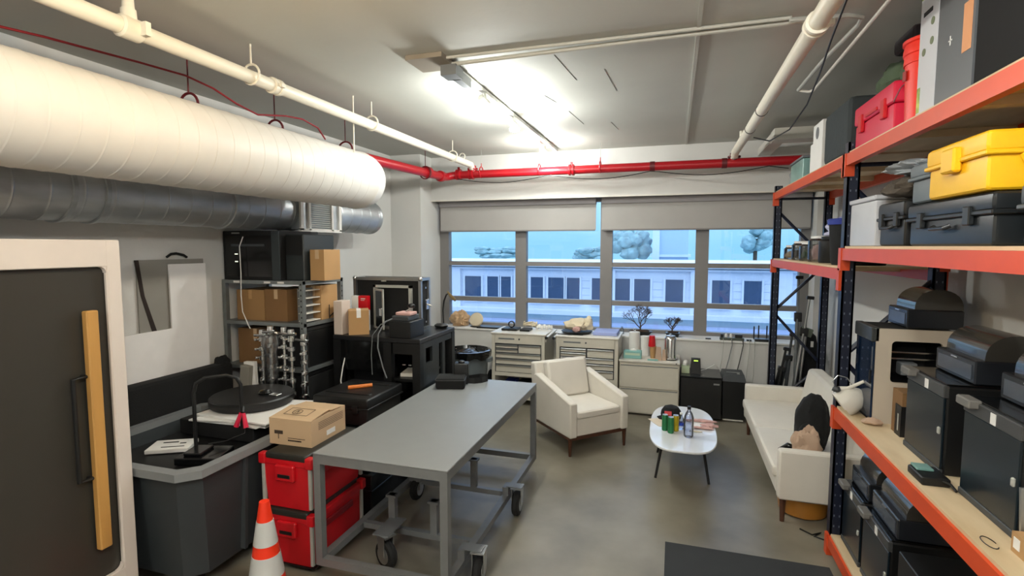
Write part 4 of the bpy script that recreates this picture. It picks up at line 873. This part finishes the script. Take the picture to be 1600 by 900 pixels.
for x in (-.355, .355):
    for y in (-.39, .375): L(t).tube([(x, y, .19), (x, y, 0)], [.024, .014], 8).build('leg', WALNUT, t)
# coffee table
t = thing('coffee_table', 'white rounded coffee table with black splayed legs', 'coffee table', (.11, 5.36, 0))
def sup(a, b, n=3.2, k=48): return [(a*math.copysign(abs(math.cos(2*PI*i/k))**(2/n), math.cos(2*PI*i/k)), b*math.copysign(abs(math.sin(2*PI*i/k))**(2/n), math.sin(2*PI*i/k))) for i in range(k)]
L(t).prism(sup(.31, .68), .40, .42).build('tabletop', mat('gloss_white_top', '#dcdfe2', .25, coat=.4), t, bev=.006)
for x in (-1, 1):
    for y in (-1, 1): L(t).tube([(x*.17, y*.20, .40), (x*.24, y*.325, 0)], [.015, .012], 10).build('leg', BLK, t)
L(t).box(-.18, .18, -.22, .22, .385, .40).build('mount_plate', BLK, t)
zc = .4205
t = thing('baseball_cap', 'black cap with a red front patch on the coffee table', 'cap', (.0, 5.62, zc))
M().lathe([(.10, 0), (.105, .03), (.098, .07), (.07, .11), (.02, .128)], (.0, 5.62, zc), 'Z', 24).build('crown', BLKF, t)
M(Matrix.Translation((.0, 5.62, zc))).prism([(-.10, 0), (-.14, -.05), (-.12, -.11), (-.05, -.15), (.03, -.14), (.08, -.07), (.08, 0)], .004, .012).build('brim', BLKF, t)
M(Matrix.Translation((-.03, 5.525, zc+.065)) @ Matrix.Rotation(-.3, 4, 'X')).box(-.035, .035, -.006, .006, -.022, .022).build('patch', REDPL, t)
for i, (x, y, mt, l) in enumerate(((-.055, 5.19, GREENC, 'green drink can, left one of the pair on the coffee table'), (.0, 5.13, GREENC, 'green drink can in front, nearer the clear bottle'), (.045, 5.2, YELC, 'yellow drink can behind the green cans'))):
    t = thing('drink_can', l, 'can', (x, y, zc), 0, 'slim drink cans on the coffee table')
    M().lathe([(.024, 0), (.029, .006), (.029, .14), (.024, .152)], (x, y, zc), 'Z', 20).build('can_body', mt, t)
    M().lathe([(.024, .152), (.025, .157), (.02, .154)], (x, y, zc), 'Z', 20).build('can_lid', STEEL, t)
t = thing('water_bottle', 'small clear bottle with blue label between the cans and tall bottle', 'bottle', (.095, 5.27, zc))
M().lathe([(.026, 0), (.028, .01), (.028, .10), (.012, .135), (.012, .15)], (.095, 5.27, zc), 'Z', 18).build('bottle_body', BOTTLE, t)
M().lathe([(.0285, .04), (.0285, .07)], (.095, 5.27, zc), 'Z', 18, cap=False).build('label', BLUE, t); M().lathe([(.014, .148), (.014, .165)], (.095, 5.27, zc), 'Z').build('cap', WHITE, t)
t = thing('water_bottle', 'tall clear plastic bottle with a black cap on the coffee table', 'bottle', (.16, 5.07, zc))
M().lathe([(.036, 0), (.044, .012), (.044, .08), (.041, .09), (.044, .10), (.044, .19), (.03, .23), (.014, .255), (.014, .27)], (.16, 5.07, zc), 'Z', 24).build('bottle_body', BOTTLE, t)
M().lathe([(.017, .265), (.017, .292)], (.16, 5.07, zc), 'Z', 16).build('cap', BLK, t)
t = thing('folded_cloth', 'dusty pink cloth hanging over the right edge of the coffee table', 'cloth', (.33, 5.4, zc))
M().blob((.30, 5.55, zc+.012), (.15, .035, .013), 2, .5, 3, False).blob((.37, 5.42, zc+.014), (.07, .05, .013), 4, .5, 3, False).blob((.30, 5.33, zc+.012), (.10, .025, .012), 7, .5, 3, False).build('cloth', PINK, t)
tag(M(Matrix.Translation((-.1, 5.42, zc)) @ Matrix.Rotation(.5, 4, 'Z')).box(-.08, .08, -.12, .12, 0, .002).build('paper_napkin', mat('kraft_napkin', '#d3c5b0', .8)), 'tan paper sheet under the cap at the left edge of the coffee table', 'paper')
tag(M(Matrix.Translation((.26, 5.45, zc)) @ Matrix.Rotation(-.2, 4, 'Z')).box(-.06, .06, -.08, .08, 0, .002).build('paper_sheet', WHITE), 'white paper sheet beside the pink cloth', 'paper')
tag(M().lathe([(.004, -.06), (.008, 0), (.004, .06)], (.23, 5.22, zc+.007), 'X').build('wooden_stick', LINEN), 'short pale stick behind the tall bottle', 'stick')
tag(box(-.02, 1.06, 1.6, 3.92, .0005, .008).build('floor_mat', MAT_), 'charcoal rubber floor mat in the lower right foreground', 'mat')

# sofa
t = thing('sofa', 'long cream sofa along the right wall under the far rack bay', 'sofa', (1.2, 5.5, 0))
sx0, sx1, sy0, sy1 = .80, 1.60, 4.45, 6.62
M().box(sx0+.02, sx1, sy0+.09, sy1-.09, .22, .36, b=.02).build('base', CREAMF, t)
M().box(sx0-.01, sx1-.2, sy0+.10, 5.53, .34, .44, b=.035).build('seat_cushion', CREAMF, t); M().box(sx0-.01, sx1-.2, 5.535, sy1-.10, .34, .44, b=.035).build('seat_cushion', CREAMF, t)
for y0 in (sy0, sy1-.10): M().box(sx0+.02, sx1, y0, y0+.10, .20, .60, b=.03).build('arm', CREAMF, t)
m = M(); m.prism([(sx1-.25, .30), (sx1, .22), (sx1+.01, .84), (sx1-.14, .84)], sy0+.09, sy1-.09, 'XZ'); m.build('backrest', CREAMF, t, bev=.03)
for x in (sx0+.07, sx1-.07):
    for y in (sy0+.07, sy1-.07): M().tube([(x, y, .21), (x, y, 0)], [.026, .017], 10).build('leg', WALNUT, t)
t = thing('backpack', 'black backpack sitting on the near half of the sofa', 'backpack', (1.16, 5.0, .44))
M().blob((1.17, 5.02, .655), (.14, .16, .27), 3, .12, 4).build('bag_body', BLKF, t); M().blob((1.13, 4.89, .58), (.10, .06, .14), 4, .1, 3).build('front_pocket', BLKF, t)
M().tube([(1.03, 4.95, .47), (.97, 4.92, .50), (.90, 4.9, .455), (.96, 4.95, .46), (1.04, 4.98, .45)], .012, 6).tube([(1.03, 4.86, .455), (.93, 4.84, .452)], .01, 6).build('strap', BLK, t)
tag(M().blob((1.06, 4.68, .55), (.11, .08, .165), 6, .4, 4).blob((.98, 4.66, .47), (.05, .05, .06), 3, .2, 3).build('paper_bag', TAN), 'crumpled brown paper bag on the sofa against its near arm', 'paper bag')
t = thing('storage_tub', 'amber translucent tub with clutter under the near end of the sofa', 'tub', (1.07, 4.70, 0))
M().lathe([(.15, .0), (.18, .02), (.20, .16), (.205, .165), (.19, .16), (.17, .03)], (1.06, 4.74, 0), 'Z', 28).build('tub', AMBER, t)
M().blob((1.06, 4.74, .13), (.14, .13, .05), 5, .5, 3).build('contents', BLK, t)
tag(M().tube([(.98, 4.42, .005), (1.05, 4.35, .006), (1.12, 4.40, .006), (1.06, 4.33, .006), (1.15, 4.28, .006), (1.2, 4.2, .006)], .006).build('floor_cable', BLK), 'tangle of black cable on the floor beside the rack foot', 'cable')

# tripods & golf bag in the far corner
t = thing('soft_case', 'tall rounded black soft case leaning in the far right corner', 'case', (1.60, 7.2, 0))
M().lathe([(.10, 0), (.12, .05), (.12, 1.0), (.10, 1.10), (.05, 1.15)], (1.58, 7.22, 0), 'Z', 24).build('case', BLKF, t); M().box(1.60, 1.63, 7.095, 7.10, .98, 1.05).build('tag', WHITE, t)
def tripod(x, y, h, tilt, label, mt, sd):
    t = thing('tripod', label, 'tripod', (x, y, 0), 0, 'tripods leaning in the far corner')
    T = Matrix.Translation((x, y, 0)) @ Matrix.Rotation(tilt, 4, 'Y')
    M(T).tube([(0, 0, h*.5), (0, 0, h)], .014).build('column', mt, t)
    for k in range(3):
        a = sd+2*PI*k/3; M(T).tube([(.02*math.cos(a), .02*math.sin(a), h*.72), (.055*math.cos(a), .055*math.sin(a), .02)], [.017, .012]).build('leg', mt, t)
    M(T).box(-.04, .04, -.03, .03, h*.70, h*.76, b=.01).build('spider', BLK, t); M(T).box(-.03, .05, -.02, .02, h-.04, h, b=.006).build('head', BLK, t)
tripod(1.38, 6.98, 1.62, .10, 'tall silver tripod leaning left of the black soft case', STEEL, 0)
tripod(1.28, 7.08, 1.15, .10, 'shorter black tripod leaning against the windowsill', DGRAY, 1)
tripod(1.46, 7.02, 1.85, -.02, 'tallest dark tripod in the corner with its head up high', MGRAY, 2)
tripod(1.15, 6.95, 1.0, .16, 'black tripod slanting furthest left behind the sofa', BLK, .5)
tag(M(Matrix.Translation((1.52, 7.0, 1.18)) @ Matrix.Rotation(.3, 4, 'Y')).box(-.06, .07, -.03, .03, -.05, .05, b=.01).build('clamp_head', mat('olive_grey', '#5b6458', .6)), 'grey-green clamp head hanging among the tripods', 'clamp')

# ================================================ PALLET RACK
t = thing('pallet_rack', 'tall navy pallet rack with orange beams and plywood decks on the right', 'rack', (1.4, 4.1, 0))
RX0, RX1 = 1.10, 1.66
def upright(x, y, z1=2.90):
    m = M().box(x, x+.075, y, y+.012, 0, z1).box(x, x+.012, y, y+.08, 0, z1).box(x+.063, x+.075, y, y+.08, 0, z1); m.mi = 1
    for k in range(int(z1/.076)): m.box(x+.018, x+.025, y-.001, y, .06+k*.076, .074+k*.076).box(x+.051, x+.058, y-.001, y, .06+k*.076, .074+k*.076)
    m.build('upright_post', [NAVY, mat('slot_grey', '#6a7180', .6)], t, smooth=False)
for y in (6.80, 4.10, 1.36):
    for x in (RX0, RX1-.04): upright(x, y)
    m = M(); zz = [.25, .95, 1.25, 1.62, 2.2, 2.5]
    for a, b in (((RX0+.05, .30), (RX1, .80)), ((RX1, .82), (RX0+.05, 1.40)), ((RX0+.05, 1.45), (RX1, 2.0)), ((RX1, 2.05), (RX0+.05, 2.6))): m.tube([(a[0], y+.04, a[1]), (b[0], y+.04, b[1])], .018, 6)
    for z in (.2, 2.75): m.tube([(RX0+.05, y+.04, z), (RX1, y+.04, z)], .016, 6)
    m.build('brace', NAVY, t)
def level(y0, y1, z):   # beams between uprights
    for x, xx in ((RX0-.012, RX0+.03), (RX1+.0, RX1+.042)):
        b = M().box(x, xx, y0+.08, y1, z-.078, z).build('beam', ORANGE, t, smooth=False)
        for y in (y0+.02, y1-.002): M().box(x-.006, xx+.01, y, y+.06, z-.15, z+.004).build('beam_connector', ORANGE, b, smooth=False)
    M().box(RX0+.004, RX1+.03, y0+.085, y1-.005, z+.0005, z+.016).build('deck_board', PLY, t, smooth=False)
    for k in range(3):
        y = y0+(y1-y0)*(k+1)/4; M().box(RX0+.031, RX1, y-.03, y+.03, z-.04, z-.001).build('deck_support', PLY, t)
for z in (2.82, 2.185, 1.075, .145): level(1.36, 4.10, z)
for z in (2.82, 2.045): level(4.10, 6.80, z)

# ---- 3D printers
def printer(y0, y1, x0, z0, h, label, shell=BLK, tall=False):
    d = .40; t = thing('desktop_printer', label, '3d printer', (x0+d/2, (y0+y1)/2, z0), 0, 'enclosed 3d printers on the rack')
    x1 = x0+d; zt = z0+h
    if tall:
        ya = y0+.02; ez = z0+h*.44; tz = zt-.075
        m = M(); m.box(x0, x0+.085, y0, ya, z0, zt-.001).box(x1-.05, x1, y0, ya, z0, zt-.001).box(x0+.085, x1-.05, y0, ya, z0, ez).box(x0+.085, x1-.05, y0, ya, tz, zt-.001)
        rr = .025
        for cx, cz, a0 in ((x1-.05-rr, tz-rr, 0), (x0+.085+rr, tz-rr, 90), (x0+.085+rr, ez+rr, 180), (x1-.05-rr, ez+rr, 270)):
            sx = 1 if a0 in (0, 270) else -1; sz = 1 if a0 in (0, 90) else -1
            m.prism([(cx+sx*rr, cz+sz*rr)]+[(cx+rr*math.cos(math.radians(a0+15*k)), cz+rr*math.sin(math.radians(a0+15*k))) for k in range(7)], y0, ya-.001, 'XZ')
        m.build('shell', shell, t)
        m = M(); m.box(x0+.001, x1-.001, ya, y1, z0, z0+.06).box(x1-.02, x1-.001, ya, y1, z0+.06, zt-.03).box(x0+.02, x1-.02, y1-.02, y1, z0+.06, zt-.03).box(x0+.001, x1-.001, ya, y1, zt-.03, zt).box(x0+.001, x0+.02, ya, y1, z0+.06, zt-.03)
        m.build('inner_body', BLK2, t)
        m = M()
        for z in (zt-.16, zt-.20): m.tube([(x0+.09, y0+.10, z), (x1-.02, y0+.10, z)], .007)
        m.build('linear_rail', CHROME, t)
        M().box(x0+.16, x0+.25, y0+.06, y0+.14, zt-.30, zt-.22, b=.01).build('print_head', MGRAY, t)
        M().box(x0+.08, x1-.02, y0+.04, y1-.02, z0+.24, z0+.26).build('print_bed', BLK, t)
        M().box(x0-.012, x0, y0+.002, y1-.002, z0+.02, zt-.085, b=.004).build('door', BLUEG, t)
        M().box(x0-.025, x0+.02, y0+.0, y1+.0, zt-.085, zt+.006, b=.006).build('control_panel', mat('dark_grey_panel', '#383b3b', .35), t)
        M().box(x0-.02, x0-.012, y0+.02, y0+.035, z0+.25, z0+.33).build('door_handle', BLK, t)
    else:
        M().box(x0+.012, x1, y0, y1, z0, zt-.01, b=.008).build('shell', shell, t)
        M().box(x0, x0+.011, y0+.004, y1-.004, z0+.03, zt-.07, b=.003).build('door', DGLASS, t)
        M().box(x0-.004, x0+.02, y0, y1, zt-.068, zt-.008, b=.004).build('control_panel', mat('graphite_panel', '#3f4041', .4), t)
        M().box(x0-.004, x0+.012, y0, y1, z0, z0+.03, b=.003).build('lower_trim', DGRAY, t)
        M().box(x0-.007, x0-.004, y0+.16, y0+.195, zt-.062, zt-.016).build('sticker', WHITE, t)
        M().box(x0-.04, x0+.012, y1-.12, y1-.01, zt-.035, zt+.004, b=.006).build('screen', mat('grey_screen_hood', '#6c6a66', .5), t)
        M().box(x0-.012, x0, y0+.012, y0+.03, z0+.20, z0+.235, b=.004).build('door_handle', TRIM, t)
        M().box(x0+.01, x1, y0+.004, y1-.004, zt-.0095, zt, b=.003).build('top_cover', BLKG, t)
    return t
def ams(y0, y1, x0, z0, label):
    d = .29; t = thing('filament_unit', label, 'filament unit', (x0+d/2, (y0+y1)/2, z0), 0, 'filament units on top of the printers')
    M().box(x0, x0+d, y0, y1, z0, z0+.115, b=.006).build('case', mat('smoky_case', '#24272c', .25), t)
    M().box(x0-.003, x0, y0+.03, y1-.03, z0+.02, z0+.09).build('front_window', mat('smoky_window', '#4a505a', .2), t)
    m = M(); n = 14; vs_ = []; fs = []
    for yy in (y0+.012, y1-.012):
        for k in range(n+1):
            a = PI*k/n; vs_.append((x0+d/2+.02-(d/2-.02)*math.cos(a)*1.0, yy, z0+.1155+.125*math.sin(a)**.8))
    for k in range(n): fs.append((k, k+1, n+1+k+1, n+1+k))
    fs += [tuple(range(n+1)), tuple(range(n+1, 2*n+2))]
    m.add(vs_, fs); m.build('dome_lid', SMOKE, t)
    M().box(x0-.004, x0, (y0+y1)/2-.03, (y0+y1)/2+.03, z0+.098, z0+.104).build('latch', CHROME, t)
    return t
zd = 1.075+.0165
printer(3.76, 4.185-.10, 1.21, zd, .60, 'taller beige-framed 3d printer with blue glass door beside the white lamp', BEIGE, True)
ams(3.77, 4.07, 1.37, zd+.607, 'domed black filament unit on the beige printer')
printer(2.97, 3.39, 1.25, zd, .45, 'black 3d printer in the middle of the waist-high rack shelf')
ams(2.985, 3.375, 1.37, zd+.452, 'domed filament unit on the middle black printer')
printer(2.38, 2.79, 1.25, zd, .45, 'black 3d printer nearest the camera on the waist-high shelf')
ams(2.40, 2.78, 1.37, zd+.452, 'filament unit on the nearest black printer')
zb = .145+.0165
printer(3.70, 4.06, 1.16, zb, .43, 'black 3d printer at the far end of the bottom rack shelf')
ams(3.71, 4.04, 1.20, zb+.432, 'filament unit on the far bottom-shelf printer')
printer(3.25, 3.66, 1.16, zb, .43, 'black 3d printer second from the sofa on the bottom rack shelf')
ams(3.26, 3.65, 1.20, zb+.432, 'filament unit on the bottom-shelf printer second from the sofa')
tag(box(1.15, 1.45, 2.45, 3.10, zb, .62, b=.01).build('storage_case', BLK), 'black boxy case near the camera on the bottom shelf', 'case')
t = thing('storage_box', 'tan and black carton between the beige and black printers', 'box', (1.38, 3.57, zd))
M().box(1.28, 1.56, 3.52, 3.66, zd, zd+.26).build('carton', CARDD, t); M().box(1.275, 1.561, 3.515, 3.60, zd, zd+.18).build('black_sleeve', BLK, t); M().box(1.2735, 1.275, 3.545, 3.56, zd+.03, zd+.13).build('print', TRIM, t)
t = thing('handheld_device', 'black gadget with a teal lid at the edge of the waist-high shelf', 'device', (1.19, 2.88, zd))
M().box(1.12, 1.235, 2.82, 2.98, zd, zd+.04, b=.01).build('body', BLK, t); M().box(1.13, 1.20, 2.90, 2.975, zd+.04, zd+.052, b=.003).build('teal_lid', mat('pale_teal', '#6f9690', .4), t)
M().tube([(1.2, 2.83, zd+.03), (1.225, 2.80, zd+.025), (1.23, 2.76, zd+.012)], .006).build('cable_tail', BLK, t)
t = thing('small_box', 'small tan box with white label at the right edge of the waist-high shelf', 'box', (1.24, 2.27, zd))
M().box(1.20, 1.28, 2.22, 2.30, zd, zd+.075).build('carton', CARD, t); M().box(1.198, 1.20, 2.25, 2.285, zd+.02, zd+.06).build('label', WHITE, t)
tag(M(Matrix.Translation((1.26, 2.33, zd)) @ Matrix.Rotation(-.12, 4, 'X')).box(-.02, .05, -.012, 0, 0.003, .22).build('steel_plate', STEEL), 'brushed metal plate leaning beside the nearest printer', 'plate')
tag(M().tube([(1.15+.02*math.cos(2*PI*k/16), 2.33+.045*math.sin(2*PI*k/16), zd+.003) for k in range(15)], .0018, 5).build('rubber_band', BLK), 'thin dark loop of wire lying on the plywood shelf edge', 'wire')
t = thing('socket_adapter', 'white cable adapter with a grey lead in front of the bottom shelf case', 'adapter', (1.13, 2.5, .62))
M().box(1.14, 1.19, 2.46, 2.60, .621, .65, b=.006).build('body', WHITE, t); M().box(1.15, 1.175, 2.555, 2.58, .65, .70, b=.004).build('plug', WHITE, t)
M().tube([(1.165, 2.567, .70), (1.165, 2.56, .78), (1.17, 2.5, .84), (1.18, 2.40, .85), (1.2, 2.3, .78), (1.22, 2.25, .66), (1.22, 2.3, .625)], .005).build('lead', MGRAY, t)
t = thing('desk_lamp', 'white dome desk lamp lying at the far end of the waist-high shelf', 'lamp', (1.15, 3.99, zd), 0)
M(Matrix.Translation((1.135, 3.95, zd+.085)) @ Matrix.Rotation(.9, 4, 'Y')).lathe([(.012, .10), (.03, .095), (.06, .07), (.08, .03), (.088, -.02), (.088, -.06), (.083, -.06), (.075, .02), (.03, .08)], (0, 0, 0), 'Z', 28).build('shade', WHITEM, t)
M().tube([(1.07, 3.95, zd+.155), (1.12, 3.93, zd+.17), (1.2, 3.90, zd+.23)], [.018, .012, .010]).build('arm', WHITEM, t)
M().blob((1.055, 3.94, zd+.155), (.03, .025, .02), 3, .3, 2, False).build('joint', DGRAY, t)
M().tube([(1.05, 3.94, zd+.16), (1.03, 3.94, zd+.21), (1.06, 3.94, zd+.25), (1.11, 3.93, zd+.24), (1.14, 3.92, zd+.19)], .003).build('spring_wire', STEEL, t)
tag(M().blob((1.20, 3.86-.14, zd+.02), (.05, .04, .022), 4, .3, 3).build('cloth_scrap', TAN), 'small brown scrap beside the dome lamp', 'scrap')

# ---- mid shelf (eye level)
zm = 2.185+.0165
t = thing('storage_box', 'plain white plastic box at the far end of the eye-level rack shelf', 'box', (1.28, 3.83, zm))
M().box(1.12, 1.45, 3.60, 4.06, zm, zm+.27, b=.01).build('box', mat('frosted_white', '#c3c5ca', .4), t); M().box(1.11, 1.46, 3.59, 4.07, zm+.272, zm+.30, b=.006).build('lid', mat('frosted_white', '#c3c5ca', .4), t)
rugged('rugged_case', 'upright narrow black hard case next to the white box', 1.12, 1.5, 3.20, 3.57, zm, zm+.24, BLK, latch='-X')
rugged('rugged_case', 'wide black hard case with carry handle under the yellow case', 1.12, 1.58, 2.40, 3.16, zm, zm+.205, mat('dark_steel_plastic', '#1b1f22', .35), latch='-X', ribs=False)
rugged('rugged_case', 'dark grey hard case at the right edge of the eye-level shelf', 1.16, 1.58, 1.85, 2.33, zm, zm+.22, mat('grey_case_plastic', '#4a4f55', .4), latch='-X', ribs=False)
t = rugged('equipment_case', 'bright yellow hard case on top of the wide black case', 1.09, 1.50, 2.40, 2.90, zm+.208, zm+.43, YEL, latch='', ribs=False)
M().box(1.065, 1.10, 2.59, 2.70, zm+.30, zm+.40, b=.008).build('front_latch', YEL, t)
M().tube([(1.2, 2.395, zm+.33), (1.2, 2.37, zm+.30), (1.4, 2.37, zm+.30), (1.4, 2.395, zm+.33)], .012).build('end_handle', YEL, t)
t = rugged('equipment_case', 'slate grey hard case behind the yellow case', 1.12, 1.5, 2.92, 3.16, zm+.208, zm+.40, SLATE, latch='', ribs=False)
tag(M().blob((1.27, 3.36, zm+.315), (.16, .16, .075), 4, .3, 4).build('cloth_bag', KHAKI), 'grey-brown crumpled bag on the upright black case', 'bag')
tag(M().blob((1.25, 3.34, zm+.415), (.15, .17, .045), 8, .45, 4).build('plastic_bag', mat('pale_grey_plastic_bag', '#9aa0a5', .4, bump=.3, bs=20)), 'pale grey plastic bag over the brown bag on the eye-level shelf', 'bag')
# ---- far bay shelf
zf = 2.045+.0165
t = thing('black_bin', 'black round bin with a blue liner on the far rack bay', 'bin', (1.30, 4.52, zf))
M().lathe([(.17, 0), (.18, .02), (.20, .33), (.195, .33), (.17, .05)], (1.31, 4.52, zf), 'Z', 30).build('bin', BLKF, t)
M().lathe([(.17, .30), (.205, .345), (.212, .335), (.207, .30)], (1.31, 4.52, zf), 'Z', 30, cap=False).build('liner', NAVYD, t)
M().blob((1.31, 4.52, zf+.34), (.15, .15, .05), 3, .3, 3).build('contents', mat('grey_film', '#a5a8c4', .3), t)
for i, (y, r, h, mt, l) in enumerate(((5.02, .10, .20, BLK, 'black jar-like container next to the black bin'), (5.35, .11, .21, CLEARP, 'large clear jar beside the black container'), (5.70, .11, .16, CLEARP, 'clear jar in the middle of the far rack bay'), (6.05, .11, .17, CLEARP, 'clear jar nearer the window on the far rack bay'), (6.45, .11, .13, CLEARP, 'low clear jar at the window end of the far rack bay'))):
    t = thing('storage_jar', l, 'jar', (1.26, y, zf), 0, 'jars on the far rack bay')
    M().lathe([(r*.95, 0), (r, .01), (r, h-.02), (r*.8, h)], (1.26, y, zf), 'Z', 22).build('jar', mt, t)
    M().lathe([(r*.8, h), (r*.82, h+.02), (r*.7, h+.022)], (1.26, y, zf), 'Z', 22).build('lid', WHITE if i else BLK, t)
    if i: M().blob((1.26, y, zf+h*.36), (r*.8, r*.8, h*.38), i, .3, 3).build('contents', (None, PINK, OLIVE, KHAKI, CARDL)[i], t)
tag(M().blob((1.38, 5.15, zf+.27), (.12, .14, .10), 6, .5, 4).blob((1.42, 5.2, zf+.09), (.1, .12, .12), 2, .4, 3).build('plastic_bag', mat('blue_white_plastic', '#8b8fb8', .4, bump=.3, bs=20, col2='#c9cbe2')), 'blue and white plastic bag behind the jars', 'bag')

# ---- top shelf
zt = 2.82+.0165
t = thing('storage_bin', 'hazy clear bin with mint contents at the window end of the top shelf', 'bin', (1.28, 5.9, zt))
M().box(1.14, 1.45, 5.65, 6.2, zt, zt+.20, b=.01).build('bin', mat('hazy_teal_plastic', '#7fa39c', .3, var=.2, vs=4), t); M().box(1.13, 1.46, 5.64, 6.21, zt+.202, zt+.225, b=.005).build('lid', MGRAY, t)
tag(M().blob((1.3, 6.45, zt+.10), (.13, .16, .13), 3, .3, 3).build('plastic_bag', mat('hazy_bag', '#8e8f92', .35, bump=.3, bs=20)), 'hazy grey bag at the window end of the top shelf', 'bag')
t = thing('blue_carton', 'dusty blue box behind the white box on the top shelf', 'box', (1.4, 5.5, zt)); M().box(1.22, 1.58, 5.33, 5.62, zt, zt+.44).build('carton', mat('dusty_blue', '#5a6c84', .7), t); M().box(1.21, 1.59, 5.32, 5.63, zt+.44, zt+.47).build('lid', BLK, t)
tag(box(1.12, 1.30, 4.90, 5.28, zt, zt+.25, b=.004).build('white_box', WHITE), 'lower plain white box on the top shelf', 'box')
t = thing('white_box', 'white box with a grey round mark stacked on the lower white box', 'box', (1.22, 5.1, zt+.251)); M().box(1.13, 1.30, 4.93, 5.24, zt+.251, zt+.40).build('carton', WHITE, t)
M().lathe([(.05, -.002), (.05, 0)], (1.13, 5.10, zt+.32), 'X', 20).build('printed_mark', MGRAY, t)
tag(M().box(1.12, 1.55, 4.22, 4.84, zt, zt+.40, b=.05).build('tote_bag', mat('charcoal_tote', '#343a3c', .9, bump=.3, bs=30)), 'large charcoal tote bag on the top shelf beside the red toolbox', 'bag')
t = thing('plastic_toolbox', 'crimson plastic toolbox on the top shelf', 'toolbox', (1.28, 3.78, zt))
M().box(1.13, 1.42, 3.44, 4.08, zt, zt+.15, b=.012).build('body', REDPK, t); M().box(1.12, 1.43, 3.43, 4.09, zt+.153, zt+.27, b=.02).build('lid', REDPK, t)
for y in (3.56, 3.94): M().box(1.108, 1.13, y-.03, y+.03, zt+.09, zt+.20, b=.004).build('latch', REDPL, t)
M().box(1.112, 1.122, 3.66, 3.86, zt+.165, zt+.185, b=.003).build('handle', REDPL, t)
t = thing('bucket', 'bright red bucket between crimson toolbox and white-green box', 'bucket', (1.24, 3.29, zt))
M().lathe([(.105, 0), (.115, .30), (.122, .30), (.122, .315), (.12, .345), (.126, .35), (.126, .37), (.12, .40), (.13, .405), (.13, .42), (.112, .42)], (1.24, 3.29, zt), 'Z', 30).build('pail', REDOR, t)
M().tube([(1.24, 3.42, zt+.33), (1.15, 3.43, zt+.22), (1.12, 3.42, zt+.15)], .003).build('bail', STEEL, t)
M().box(1.118, 1.121, 3.27, 3.31, zt+.22, zt+.27).build('printed_mark', mat('brick_print', '#9a2018', .5), t)
tag(M().blob((1.30, 3.86, zt+.365), (.11, .24, .125), 7, .3, 4).blob((1.30, 3.62, zt+.37), (.07, .10, .11), 4, .3, 3).build('duffel_bag', OLIVE), 'olive green bag lying on the crimson toolbox', 'bag')
tag(M().box(1.22, 1.40, 3.50, 3.78, zt+.49, zt+.585, b=.03).build('camera_case', mat('plum_black', '#2b2226', .8)), 'dark soft case on top of the olive bag behind the red bucket', 'case')
t = thing('product_box', 'tall white box with green leaf pictures on the top shelf', 'box', (1.26, 3.06, zt))
M().box(1.13, 1.42, 2.965, 3.155, zt, zt+.66).build('carton', mat('glossy_white_card', '#c9cbd0', .35), t)
m = M()
for y, z in ((3.10, .30), (3.02, .33), (3.02, .42)): m.lathe([(.018, -.002), (.018, 0)], (1.13, y, zt+z), 'X', 16)
m.build('round_print', mat('olive_print', '#6a7355', .6), t)
M().box(1.128, 1.13, 2.97, 3.15, zt+.56, zt+.66).box(1.128, 1.13, 3.12, 3.15, zt+.02, zt+.14).build('green_print', mat('leaf_green', '#4d8a3e', .6, var=.4, vs=20, col2='#c9cf6a'), t)
M().box(1.128, 1.13, 3.03, 3.12, zt+.47, zt+.49).build('dark_print', BLK, t)
t = thing('product_box', 'tall grey box with an orange panel and red top stripe on the top shelf', 'box', (1.28, 2.8, zt))
M().box(1.13, 1.45, 2.64, 2.96, zt, zt+.66).build('carton', mat('satin_grey_card', '#5c5f62', .4), t)
M().box(1.128, 1.13, 2.66, 2.73, zt+.17, zt+.37).build('orange_panel', mat('orange_print', '#d39464', .6), t)
m = M(); m.prism([(2.96, zt+.50), (2.96, zt+.56), (2.72, zt+.66), (2.64, zt+.66)], 1.128, 1.13, 'YZ'); m.build('red_stripe', REDPK, t)
m = M(); m.box(1.127, 1.129, 2.832, 2.838, zt+.24, zt+.28).box(1.127, 1.129, 2.82, 2.85, zt+.258, zt+.263).build('star_mark', WHITE, t)
t = thing('product_box', 'large black box with dim pictures at the camera end of the top shelf', 'box', (1.3, 2.2, zt))
M().box(1.13, 1.55, 1.85, 2.62, zt, zt+.68).build('carton', mat('black_card', '#050404', .95), t); M().box(1.128, 1.13, 2.0, 2.50, zt+.34, zt+.43).build('picture_band', mat('dim_red_print', '#4b2a26', .5, var=.5, vs=8), t)
m = M()
for k in range(5): m.box(1.127, 1.13, 2.32+.05*k, 2.345+.05*k, zt+.50, zt+.525)
m.box(1.127, 1.13, 2.1, 2.55, zt+.555, zt+.565); m.build('print', MGRAY, t)
